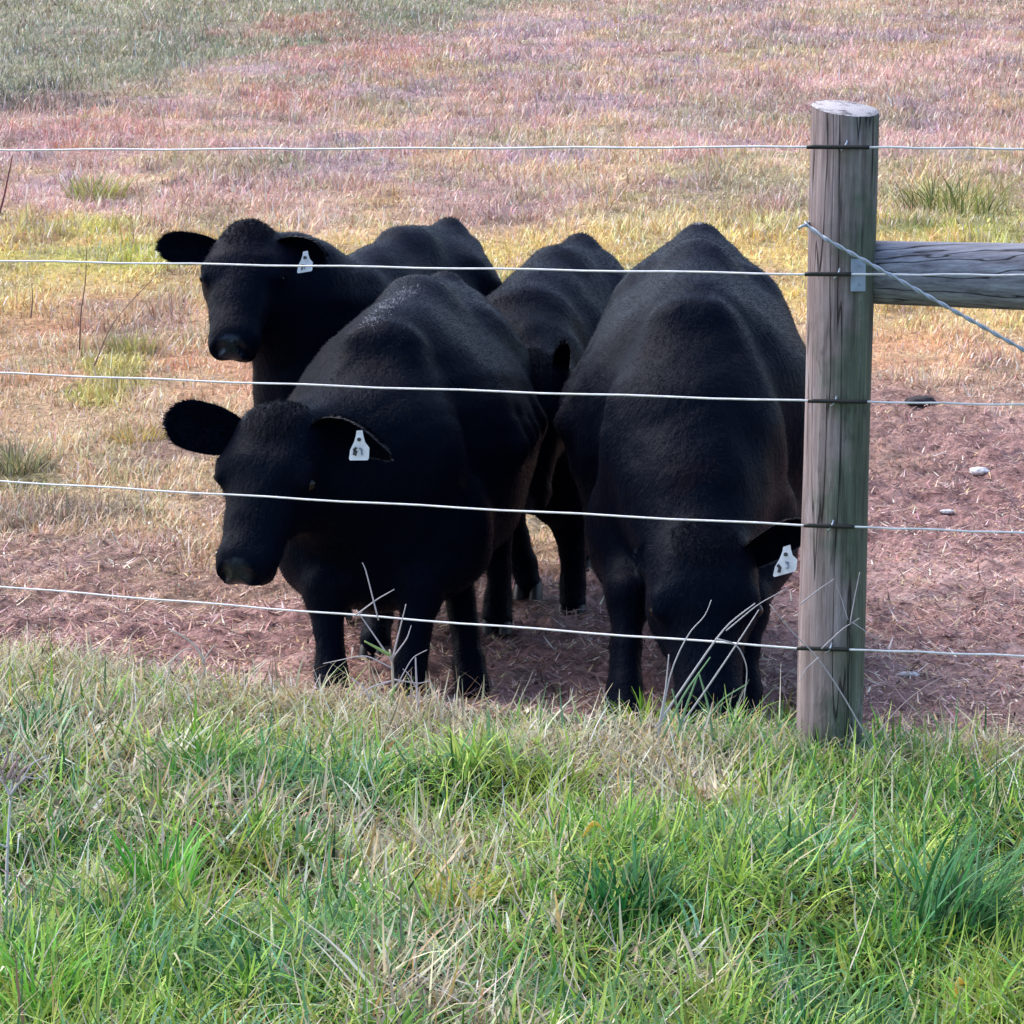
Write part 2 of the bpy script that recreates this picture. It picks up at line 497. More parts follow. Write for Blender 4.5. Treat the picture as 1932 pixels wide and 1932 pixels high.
# -- green verge in front of and under the fence
def verge():
    V, Q, C, off = [], [], [], 0
    def emit(x, y, length, width, lean, bend, c, segs=4, az=None):
        nonlocal off
        n_ = len(x)
        base = np.stack([x, y, ground_z(x, y) - 0.005], -1)
        az = rng.random(n_) * 2 * np.pi if az is None else az
        v, q, cc = ribbons(base, length, width, az, lean, bend, c, segs, az + np.pi / 2 + rng.standard_normal(n_) * 0.5)
        V.append(v); Q.append(q + off); C.append(cc); off += len(v)
    N = 135000
    y = 3.3 + (7.6 - 3.3) * rng.random(N); x = (rng.random(N) - 0.5) * 2 * (0.30 * y + 0.25)
    d = y - fence_y(x) - verge_edge(x) - (fbm(x, y, 0.35, 12) - 0.5) * 0.45
    keep = rng.random(N) > sstep(-0.02, 0.45, d)
    x, y, d = x[keep], y[keep], d[keep]
    n_ = len(x)
    green = fbm(x, y, 0.42, 20)                     # lush or dry clumps
    dark = fbm(x, y, 0.16, 21)
    near = sstep(6.3, 4.6, y)
    g = np.clip((green - 0.5) * 3.0 + 0.56 + 0.36 * near - 0.42 * sstep(-0.9, 0.0, d) + 0.30 * sstep(0.0, 0.7, x) - 0.12 * sstep(-0.3, -1.2, x) * sstep(4.8, 5.6, y), 0.04, 0.96)
    isg = rng.random(n_) < g
    hue = fbm(x, y, 0.22, 23)
    c = np.where(isg[:, None], pick(GREENS, [4, 3, 5, 1.6, 1.8, 4, 1.4], n_), pick(STRAWS, [3, 3, 3, 1.6, 1.2, 2], n_))
    yel = np.where(hue > 0.56, 1.0, 0.0)[:, None] * isg[:, None]
    c = c * (1 - 0.5 * yel) + lin(168, 182, 78) * 0.5 * yel
    teal = np.where(fbm(x, y, 0.2, 24) > 0.64, 1.0, 0.0)[:, None] * isg[:, None]
    c = c * (1 - 0.6 * teal) + lin(96, 150, 116) * 0.6 * teal
    c = jitter(c, 0.25)
    lng = (0.035 + 0.115 * rng.random(n_) ** 1.9) * (0.45 + 1.2 * dark) * (1 - 0.35 * sstep(-0.1, 0.4, d))
    lean = np.abs(rng.standard_normal(n_)) * 0.5 + 0.55
    emit(x, y, lng, 0.0038 + 0.0058 * rng.random(n_) ** 2, lean, rng.random(n_) * 3.2 - 1.0, c)
    # broad lush leaves in clumps
    for i in range(110):
        cy = 3.5 + 2.7 * rng.random(); cx = (rng.random() - 0.5) * 2 * (0.26 * cy + 0.1)
        if cy > fence_y(cx) - 0.45: continue
        m = int(25 + 45 * rng.random()); r = 0.035 + 0.05 * rng.random()
        th = rng.random(m) * 2 * np.pi; rr = r * np.sqrt(rng.random(m))
        cc = GREENS[rng.integers(0, 6)] * (0.8 + 0.5 * rng.random())
        emit(cx + rr * np.cos(th), cy + rr * np.sin(th), 0.06 + 0.10 * rng.random(m), 0.004 + 0.006 * rng.random(m),
             0.25 + 0.7 * rng.random(m), 0.4 + 1.7 * rng.random(m), jitter(np.tile(cc, (m, 1)), 0.18), 5,
             th + rng.standard_normal(m) * 0.4)
    # ragged fringe of curled dry grass along the edge of the trodden soil
    m = 15000
    x = -1.75 + 3.6 * rng.random(m); off_ = rng.standard_normal(m) * 0.13 - 0.06
    y = fence_y(x) + verge_edge(x) + off_ + (fbm(x, fence_y(x), 0.35, 12) - 0.5) * 0.45
    k = rng.random(m) < np.clip(1.0 - 0.75 * sstep(0.2, 0.8, x), 0, 1) * (0.35 + 1.1 * fbm(x, y, 0.14, 25, 2))
    x, y = x[k], y[k]; m = len(x)
    emit(x, y, 0.05 + 0.11 * rng.random(m) ** 1.4, 0.0028 + 0.003 * rng.random(m) ** 2, 0.2 + 0.9 * rng.random(m), 0.3 + 2.6 * rng.random(m),
         jitter(np.where(rng.random(m)[:, None] < 0.16, pick(GREENS, [1, 1, 2, 0, 0, 3, 0], m), pick(STRAWS, [4, 4, 3, 2, 1.5, 1.2], m)), 0.18), 5)
    # scattered dead stalks lying through the green
    m = 2600
    y = 3.5 + 3.0 * rng.random(m); x = (rng.random(m) - 0.5) * 2 * (0.27 * y + 0.15)
    k = y < fence_y(x) + verge_edge(x) + 0.25; x, y = x[k], y[k]; m = len(x)
    emit(x, y, 0.10 + 0.16 * rng.random(m) ** 2, 0.0022 + 0.002 * rng.random(m), 0.8 + 0.75 * rng.random(m), (rng.random(m) - 0.5) * 1.2,
         jitter(pick(STRAWS, [4, 2, 2, 4, 1, 1], m), 0.15), 4)
    me = raw_mesh("verge_grass", np.vstack(V), np.vstack(Q), None, [M_BLADE], np.vstack(C), False)
    tag(link("verge_grass", me), "tangled green verge grass with dead straw in front of the wire fence", "grass", kind="stuff")
verge()

# -- dry grass of the pasture beyond
def pasture():
    V, Q, C, off = [], [], [], 0
    N = 500000
    u = rng.random(N)
    y = 7.0 * (48.0 / 7.0) ** (u ** 0.92)
    x = (rng.random(N) - 0.5) * 2 * (0.31 * y + 0.4)
    c, soil, g = zone_color(x, y)
    clump = fbm(x, y, 0.28, 30, 2)
    keep = (rng.random(N) > soil * 0.985) & (rng.random(N) > g) & (rng.random(N) < 0.35 + 1.1 * clump)
    x, y, c, clump = x[keep], y[keep], c[keep], clump[keep]
    n_ = len(x)
    tall = sstep(0.42, 0.75, clump)
    soil = soil[keep]
    lng = (0.035 + 0.08 * rng.random(n_)) * (1 - 0.55 * soil) * (0.6 + 1.0 * tall) * (0.8 + 0.4 * sstep(12, 25, y))
    wd = 0.0020 + 0.00042 * y * (0.5 + 1.0 * rng.random(n_))
    tone = np.exp(rng.standard_normal(n_) * (0.27 - 0.10 * sstep(15, 24, y))) * (1.22 - 0.34 * sstep(0.35, 0.8, fbm(x, y, 0.2, 33, 2)))
    pale = (rng.random(n_) < 0.20)[:, None]
    c = np.where(pale, c * 0.35 + lin(224, 208, 200) * 0.65, c * 1.18) * tone[:, None]
    c = np.clip(c * (1 + 0.09 * rng.standard_normal((n_, 3))), 0.01, 0.9)
    base = np.stack([x, y, ground_z(x, y) - 0.004], -1)
    v, q, cc = ribbons(base, lng, wd, rng.random(n_) * 2 * np.pi, np.abs(rng.standard_normal(n_)) * 0.6 + 0.1, rng.random(n_) * 2.4 - 0.3, c, 3)
    me = raw_mesh("pasture_grass", v, q, None, [M_STRAW], cc, False)
    tag(link("pasture_grass", me), "dry pinkish and golden pasture grass on the slope behind the cattle", "dry grass", kind="stuff")
pasture()

# -- trampled straw on the bare soil
def litter():
    N = 150000
    y = 5.9 + 8.4 * rng.random(N) ** 1.1; x = (rng.random(N) - 0.5) * 2 * (0.27 * y + 0.3)
    c, soil, g = zone_color(x, y)
    keep = (rng.random(N) < soil) & (fbm(x, y, 0.12, 40, 2) > 0.34)
    x, y = x[keep], y[keep]; n_ = len(x)
    pal = [lin(160, 124, 114), lin(186, 154, 142), lin(216, 196, 186), lin(124, 92, 86), lin(84, 60, 58), lin(200, 174, 134), lin(178, 144, 142)]
    c = jitter(pick(pal, [4, 4, 3.4, 3, 3.2, 2.0, 3], n_) * 1.10, 0.26)
    hgt = rng.random(n_) ** 2 * 0.02
    base = np.stack([x, y, ground_z(x, y) + 0.002 + hgt], -1)
    lng = 0.018 + 0.07 * rng.random(n_) ** 2.2
    v, q, cc = ribbons(base, lng, 0.003 + 0.005 * rng.random(n_) ** 1.5, rng.random(n_) * 2 * np.pi,
                       1.38 + 0.16 * rng.standard_normal(n_), (rng.random(n_) - 0.4) * 0.9, c, 3)
    me = raw_mesh("straw_litter", v, q, None, [M_STRAW], cc, False)
    tag(link("straw_litter", me), "trampled brown straw scattered over the bare reddish soil", "straw", kind="stuff")
litter()

# ------------------------------------------------------------------ fence
PB, PT = P(1564, 1392, 6.0), P(1595, 206, 6.0)
pax = unit(PT - PB)
def fence_post():
    root = empty("fence_post", (PB[0], PB[1], float(ground_z(PB[0], PB[1]))))
    O = np.array(root.location)
    n_, rings = 56, 60
    th = np.linspace(0, 2 * np.pi, n_, endpoint=False)
    tl = np.linspace(-0.22, 1.0, rings)
    H = np.linalg.norm(PT - PB)
    ex = unit(np.cross(pax, V3(0, 1, 0))); ex = ex if ex[0] > 0 else -ex
    ey = np.cross(pax, ex); ey = ey if ey[1] > 0 else -ey
    prof = 1 + 0.012 * np.sin(3 * th + 1) + 0.010 * np.sin(7 * th)
    crack = 0.05 * np.exp(-((th - 4.55) / 0.035) ** 2) + 0.03 * np.exp(-((th - 4.95) / 0.03) ** 2)
    vs = []
    for i, t in enumerate(tl):
        r = 0.0755 - 0.0005 * t + 0.0012 * math.sin(t * 9)
        rr = r * (prof - crack * (0.4 + 0.6 * math.sin(t * 5.0 + 0.6) ** 2))
        v = PB + pax * (H * t) + rr[:, None] * (np.cos(th)[:, None] * ex + np.sin(th)[:, None] * ey)
        if i == rings - 1:                                  # slanted saw cut, tipped towards the road
            v = v + pax * (0.017 * np.sin(th) - 0.006 * np.cos(th))[:, None]
        vs.append(v)
    ring = vs[-1]
    vv = np.vstack(vs)
    q = [(i * n_ + j, i * n_ + (j + 1) % n_, (i + 1) * n_ + (j + 1) % n_, (i + 1) * n_ + j) for i in range(rings - 1) for j in range(n_)]
    g = Geo(); g.add(vv, q, [])
    g.build("timber", [M_POST], root, O)
    c = ring.mean(0) + pax * 0.002
    e = Geo()
    inner = c + (ring - ring.mean(0)) * 0.96 + pax * 0.0015
    v2 = np.vstack([ring + pax * 0.0008, inner, c[None]])
    q2 = [(j, (j + 1) % n_, n_ + (j + 1) % n_, n_ + j) for j in range(n_)]
    t2 = [(n_ + j, n_ + (j + 1) % n_, 2 * n_) for j in range(n_)]
    e.add(v2, q2, t2); e.build("end_grain", [M_END], root, O)
    # galvanised nail plate joining post and rail
    pc = P(1619, 519, 5.925)
    b_ = Geo(); b_.box(pc, V3(0.0165, 0.004, 0), V3(0.0005, -0.0015, 0), V3(0, 0, 0.036))
    for sx, sz in ((-0.006, 0.02), (0.006, -0.02), (0.004, 0.022), (-0.005, -0.022)):
        p0 = pc + V3(sx, -0.002, sz); b_.tube([p0, p0 + V3(0, -0.003, 0)], 0.0028, 8)
    b_.build("nail_plate", [M_ZINC], root, O, smooth=False)
    # staples over the five sleeves
    for px_, py_ in ((1589, 275), (1575, 517), (1569, 758), (1563, 992), (1560, 1224)):
        s = Geo(); p0 = P(px_, py_, 5.913)
        zz = np.linspace(-0.011, 0.011, 9)
        s.tube([p0 + V3(0.0015 * k, -0.004 * math.cos(z / 0.011 * 1.4) + 0.010 * (abs(z) / 0.011) ** 3, z) for k, z in enumerate(zz)], 0.0021, 6)
        s.build("staple", [M_ZINC], root, O)
    return tag(root, "round weathered grey timber fence post with a sawn pale top", "fence post")
fence_post()

def rail():
    a0, a1 = P(1638, 513, 6.04), P(1935, 522, 5.99)
    d = a1 - a0
    pts = [a0 + d * t for t in np.linspace(0, 6.0, 60)]
    n_ = 40; th = np.linspace(0, 2 * np.pi, n_, endpoint=False)
    vs = []
    for i, p in enumerate(pts):
        r = (0.0715 + 0.004 * min(1, i / 10)) * (1 + 0.012 * np.sin(3 * th + i * 0.05) + 0.01 * np.sin(5 * th + 1 + 0.2 * math.sin(i * .4)))
        vs.append(p + r[:, None] * (np.cos(th)[:, None] * V3(0.05, 1, 0) + np.sin(th)[:, None] * V3(0, 0, 1)))
    vv = np.vstack(vs + [pts[0][None], pts[-1][None]]); m = len(pts)
    q = [(i * n_ + j, i * n_ + (j + 1) % n_, (i + 1) * n_ + (j + 1) % n_, (i + 1) * n_ + j) for i in range(m - 1) for j in range(n_)]
    t = [(m * n_, (j + 1) % n_, j) for j in range(n_)] + [(m * n_ + 1, (m - 1) * n_ + j, (m - 1) * n_ + (j + 1) % n_) for j in range(n_)]
    g = Geo(); g.add(vv, q, t)
    return tag(g.build("brace_rail", [M_RAIL], None, a0), "thick horizontal round brace rail joined to the fence post", "fence rail")
rail()

WIRES = [  # y at left edge, y at the post, y at right edge, sleeve span, wording
    (283, 277, 281, (1522, 1640), "top wire of the fence, running near the post's sawn end"),
    (492, 517, 519, (1518, 1606), "second wire down, crossing the rail and the rear cow's ears"),
    (695, 756, 764, (1524, 1636), "middle wire of the five, crossing below the nail plate and rail"),
    (899, 991, 1006, (1516, 1612), "fourth wire down, crossing the face of the front left cow"),
    (1098, 1223, 1238, (1503, 1602), "lowest wire of the fence, crossing the cattle's legs"),
]
def wires():
    for k, (yl, yp, yr, (s0, s1), lab) in enumerate(WIRES):
        A, B, Cc = P(0, yl, 6.9), P(1512, yp, 5.917), P(1935, yr, 5.865)
        D = P(1640, yp + (yr - yp) * 0.25, 5.905)
        root = empty("fence_wire", (B[0], B[1], B[2]))
        O = np.array(root.location)
        left = [A + (A - B) * 0.9]
        pts = []
        for t in np.linspace(0, 1, 40):
            p = left[0] * (1 - t) + B * t
            pts.append(p + V3(0, 0, -0.012 * 4 * t * (1 - t) * (k > 1) + 0.0012 * math.sin(t * 60 + k * 2)))
        for t in np.linspace(0.1, 1, 8): pts.append(B * (1 - t) + D * t)
        E = Cc + (Cc - D) * 3
        for t in np.linspace(0.04, 1, 25):
            p = D * (1 - t) + E * t
            pts.append(p + V3(0, 0, 0.0012 * math.sin(t * 50 + k)))
        g = Geo(); g.tube(pts, 0.0024, 8); g.build("strand", [M_WIRE], root, O)
        f = lambda px_: B + (D - B) * ((px_ - 1512) / 128.0)
        s = Geo(); s.tube([f(s0 + (s1 - s0) * t) for t in np.linspace(0, 1, 10)], 0.0050, 10)
        s.build("insulator_sleeve", [M_SLEEVE], root, O)
        tag(root, lab, "fence wire", "white strands of the wire fence")
wires()

def brace_wire():
    A = P(1521, 424, 5.935); B = P(1560, 452, 5.905); Cc = P(1935, 662, 5.845)
    g = Geo()
    E = Cc + (Cc - B) * 1.6
    path = [P(1532, 421, 6.02), P(1519, 421, 5.97), A] + [B + (E - B) * t for t in np.linspace(0, 1, 160)]
    path = np.array(path)
    s = np.concatenate([[0], np.cumsum(np.linalg.norm(np.diff(path, axis=0), axis=1))])
    fine = np.linspace(0, s[-1], 700)
    pf = np.stack([np.interp(fine, s, path[:, i]) for i in range(3)], -1)
    for ph in (0, math.pi):
        o_ = np.stack([np.zeros_like(fine), np.cos(fine * 95 + ph), np.sin(fine * 95 + ph)], -1) * 0.0028
        g.tube(pf + o_, 0.0027, 7)
    g.tube([P(1521, 424, 5.93), P(1512, 427, 5.92), P(1507, 431, 5.93)], 0.0035, 6)
    tag(g.build("brace_wire", [M_ROPE], None, A), "twisted double wire slanting down across the post and rail", "brace wire")
brace_wire()

# ------------------------------------------------------------------ cattle
class Field:
    """signed distance volume; limbs are blended into one skin"""
    def __init__(s, lo, hi, h):
        s.h = h; s.lo = np.asarray(lo, float)
        n_ = np.ceil((np.asarray(hi) - s.lo) / h).astype(int) + 1
        s.n = n_; s.F = np.full(n_, 0.6, np.float32)
    def _sub(s, lo, hi):
        i0 = np.clip(np.floor((lo - s.lo) / s.h).astype(int), 0, s.n - 1)
        i1 = np.clip(np.ceil((hi - s.lo) / s.h).astype(int) + 1, 1, s.n)
        sl = tuple(slice(a, b) for a, b in zip(i0, i1))
        ax = [s.lo[d] + s.h * np.arange(i0[d], i1[d]) for d in range(3)]
        return sl, ax
    def cap(s, a, b, ra, rb, k=0.05, axis=None, f=1.0, carve=False):
        a = np.asarray(a, float); b = np.asarray(b, float)
        R = max(ra, rb) + k + 3 * s.h
        sl, ax = s._sub(np.minimum(a, b) - R, np.maximum(a, b) + R)
        gx = ax[0][:, None, None] - a[0]; gy = ax[1][None, :, None] - a[1]; gz = ax[2][None, None, :] - a[2]
        d = b - a
        px_, py_, pz_ = gx + 0 * gy + 0 * gz, gy + 0 * gx + 0 * gz, gz + 0 * gx + 0 * gy
        if axis is not None:
            n_ = unit(axis); dt = (px_ * n_[0] + py_ * n_[1] + pz_ * n_[2]) * (f - 1)
            px_ = px_ + dt * n_[0]; py_ = py_ + dt * n_[1]; pz_ = pz_ + dt * n_[2]
            d = d + n_ * d.dot(n_) * (f - 1)
        dd = d.dot(d)
        t = np.clip((px_ * d[0] + py_ * d[1] + pz_ * d[2]) / dd, 0, 1) if dd > 1e-12 else 0 * px_
        q = np.sqrt((px_ - t * d[0]) ** 2 + (py_ - t * d[1]) ** 2 + (pz_ - t * d[2]) ** 2) - (ra + (rb - ra) * t)
        A = s.F[sl]
        if carve:
            q = -q; hh = np.maximum(k - np.abs(A - q), 0) / k
            s.F[sl] = np.maximum(A, q) + hh * hh * k * 0.25
        else:
            hh = np.maximum(k - np.abs(A - q), 0) / k
            s.F[sl] = np.minimum(A, q) - hh * hh * k * 0.25
    def mesh(s):
        F = s.F; ins = F < 0
        c = [F[i:F.shape[0] - 1 + i, j:F.shape[1] - 1 + j, k:F.shape[2] - 1 + k] for i in (0, 1) for j in (0, 1) for k in (0, 1)]
        cnt = sum((x < 0).astype(np.int8) for x in c)
        mix = (cnt > 0) & (cnt < 8)
        ii = np.argwhere(mix)
        vals = np.stack([x[mix] for x in c], -1)
        offs = np.array([(i, j, k) for i in (0, 1) for j in (0, 1) for k in (0, 1)], float)
        acc = np.zeros((len(ii), 3)); num = np.zeros(len(ii))
        for a in range(8):
            for b in range(a + 1, 8):
                if np.abs(offs[a] - offs[b]).sum() != 1: continue
                va, vb = vals[:, a], vals[:, b]
                m = (va < 0) != (vb < 0)
                t = np.where(m, va / np.where(m, va - vb, 1), 0)
                acc += np.where(m[:, None], offs[a] + t[:, None] * (offs[b] - offs[a]), 0); num += m
        vert = s.lo + s.h * (ii + acc / num[:, None])
        im = np.full(mix.shape, -1, np.int64); im[mix] = np.arange(len(ii))
        quads = []
        for ax in range(3):
            sh = list(F.shape)
            i0 = [slice(1, n_ - 1) for n_ in sh]; i0[ax] = slice(0, sh[ax] - 1)
            i1 = list(i0); i1[ax] = slice(1, sh[ax])
            A, B = ins[tuple(i0)], ins[tuple(i1)]
            e = np.argwhere(A != B)
            flip = A[A != B]
            base = e.copy()
            for d in range(3):
                if d != ax: base[:, d] += 1
            o1, o2 = [(1, 2), (2, 0), (0, 1)][ax]
            def at(da, db):
                p = base.copy(); p[:, o1] -= da; p[:, o2] -= db
                return im[p[:, 0], p[:, 1], p[:, 2]]
            qd = np.stack([at(1, 1), at(0, 1), at(0, 0), at(1, 0)], -1)
            qd[~flip] = qd[~flip][:, ::-1]
            quads.append(qd)
        quads = np.vstack(quads)
        quads = quads[(quads >= 0).all(1)]
        return vert, quads

def vnormals(v, q):
    nrm = np.cross(v[q[:, 2]] - v[q[:, 0]], v[q[:, 3]] - v[q[:, 1]])
    out = np.zeros_like(v)
    for k in range(4): np.add.at(out, q[:, k], nrm)
    return out / (np.linalg.norm(out, axis=1, keepdims=True) + 1e-12)

def smooth_verts(v, q, it=3, lam=0.5):
    for _ in range(it):
        acc = np.zeros_like(v); cnt = np.zeros(len(v))
        for k in range(4):
            a, b = q[:, k], q[:, (k + 1) % 4]
            np.add.at(acc, a, v[b]); np.add.at(cnt, a, 1)
        v = v + lam * (acc / np.maximum(cnt, 1)[:, None] - v)
    return v

def ear_geo(base, tip, face, W, cup=0.35, droop=0.0):
    """leaf shaped ear: a thin cupped shell, hollow side towards `face`"""
    base = np.asarray(base); tip = np.asarray(tip)
    d = tip - base; Ln = np.linalg.norm(d); d = d / Ln
    f = unit(np.asarray(face) - d * np.dot(face, d)); wdir = np.cross(f, d)
    nu, nv = 16, 11
    fr, bk = [], []
    for i in range(nu):
        u = i / (nu - 1)
        w_ = W * 0.5 * (0.58 + 0.42 * math.sin(min(1, u / 0.5) * math.pi / 2)) if u < 0.62 else W * 0.5 * max(0.0, 1 - ((u - 0.62) / 0.39) ** 2.4) ** 0.5
        for j in range(nv):
            v_ = -1 + 2 * j / (nv - 1)
            p = base + d * (Ln * u) + wdir * (w_ * v_) - V3(0, 0, 1) * droop * Ln * u * u
            depth = cup * W * (v_ * v_ - 1) * (1 - 0.6 * u) * (w_ / (W * 0.5))
            th_ = 0.0055 * (1 - v_ ** 4) * (1 - 0.4 * u)
            fr.append(p + f * (depth + th_)); bk.append(p + f * (depth - th_ - 0.0005))
    v = np.array(fr + bk); N = nu * nv
    q = []
    for i in range(nu - 1):
        for j in range(nv - 1):
            a = i * nv + j
            q.append((a, a + nv, a + nv + 1, a + 1)); q.append((N + a, N + a + 1, N + a + nv + 1, N + a + nv))
    for i in range(nu - 1):
        for j, s in ((0, 1), (nv - 1, -1)):
            a = i * nv + j; r = (a, N + a, N + a + nv, a + nv)
            q.append(r if s > 0 else r[::-1])
    for j in range(nv - 1):
        a = (nu - 1) * nv + j; q.append((a, N + a, N + a + 1, a + 1))
    return v, np.array(q), wdir, f

def fur(v, q, count, flow, ln, wd, lift=0.32):
    """short hairs lying along the coat"""
    nrm = vnormals(v, q)
    a, b, c = v[q[:, 0]], v[q[:, 1]], v[q[:, 2]]
    ar = np.linalg.norm(np.cross(b - a, v[q[:, 3]] - a), axis=1); ar = ar / ar.sum()
    f = rng.choice(len(q), count, p=ar)
    r1, r2 = rng.random(count), rng.random(count)
    p = (v[q[f, 0]] * ((1 - r1) * (1 - r2))[:, None] + v[q[f, 1]] * (r1 * (1 - r2))[:, None]
         + v[q[f, 2]] * (r1 * r2)[:, None] + v[q[f, 3]] * ((1 - r1) * r2)[:, None])
    n_ = nrm[q[f, 0]]
    fl = flow(p) + rng.standard_normal((count, 3)) * 0.25
    t = fl - n_ * (fl * n_).sum(1, keepdims=True); t /= np.linalg.norm(t, axis=1, keepdims=True) + 1e-9
    dr = t + n_ * (lift + 0.25 * rng.random(count))[:, None]; dr /= np.linalg.norm(dr, axis=1, keepdims=True)
    sd = np.cross(n_, t)
    L = ln * (0.5 + rng.random(count))[:, None]
    w_ = wd * 0.5
    pv = np.stack([p - sd * w_ - n_ * 0.001, p + sd * w_ - n_ * 0.001, p + dr * L], 1).reshape(-1, 3)
    return pv, np.arange(count * 3).reshape(-1, 3)

def tag_geo(root, O, hang, right, facing, w_=0.05, h_=0.078, figs=0):
    """ear tag: narrow neck widening to a square foot, a stud and two faint figures"""
    g = Geo(); up = unit(V3(0, 0, 1) - facing * facing[2]); n_ = unit(facing); r = unit(right)
    prof = [(-0.14, 0.0), (0.16, 0.0), (0.20, -0.16), (0.30, -0.40), (0.52, -0.60), (0.50, -0.94), (0.44, -1.0), (-0.46, -0.97), (-0.52, -0.9), (-0.46, -0.62), (-0.26, -0.36), (-0.17, -0.16)]
    pts = [hang + r * (x * w_) + up * (y * h_) for x, y in prof]
    m = len(pts)
    curl = [n_ * (-0.006 * (abs(x) ** 2)) for x, y in prof]
    fr = [p + c + n_ * 0.0012 for p, c in zip(pts, curl)]; bk = [p + c - n_ * 0.0012 for p, c in zip(pts, curl)]
    cf, cb = np.mean(fr, 0), np.mean(bk, 0)
    v = np.array(fr + bk + [cf, cb])
    t = [(2 * m, j, (j + 1) % m) for j in range(m)] + [(2 * m + 1, m + (j + 1) % m, m + j) for j in range(m)]
    q = [(j, m + j, m + (j + 1) % m, (j + 1) % m) for j in range(m)]
    g.add(v, q, t, 0)
    def stroke(pl, rad, mi):
        g.tube([hang + r * (x * w_) + up * (y * h_) + n_ * 0.0022 for x, y in pl], rad, 6, mi)
    hp = hang - up * (0.30 * h_)
    g.tube([hp - n_ * 0.004, hp + n_ * 0.004], 0.0052, 10, 1)                      # stud
    if figs == 0:
        stroke([(-0.12, -0.56), (-0.26, -0.62), (-0.28, -0.76), (-0.16, -0.80), (-0.12, -0.70), (-0.24, -0.66)], 0.0034, 1)
        stroke([(0.02, -0.58), (0.14, -0.62), (0.16, -0.82)], 0.0030, 2)
    elif figs == 1:
        stroke([(-0.26, -0.62), (-0.08, -0.60), (-0.20, -0.84)], 0.0026, 1)
        stroke([(0.04, -0.84), (-0.02, -0.72), (0.06, -0.62)], 0.0022, 2)
    else:
        stroke([(-0.34, -0.58), (-0.22, -0.70), (-0.26, -0.86)], 0.0042, 1)
        stroke([(0.00, -0.56), (0.12, -0.60), (0.14, -0.78), (0.06, -0.80)], 0.0034, 2)
    g.build("ear_tag", [M_TAG, M_INK, M_INK2], root, O, smooth=False)

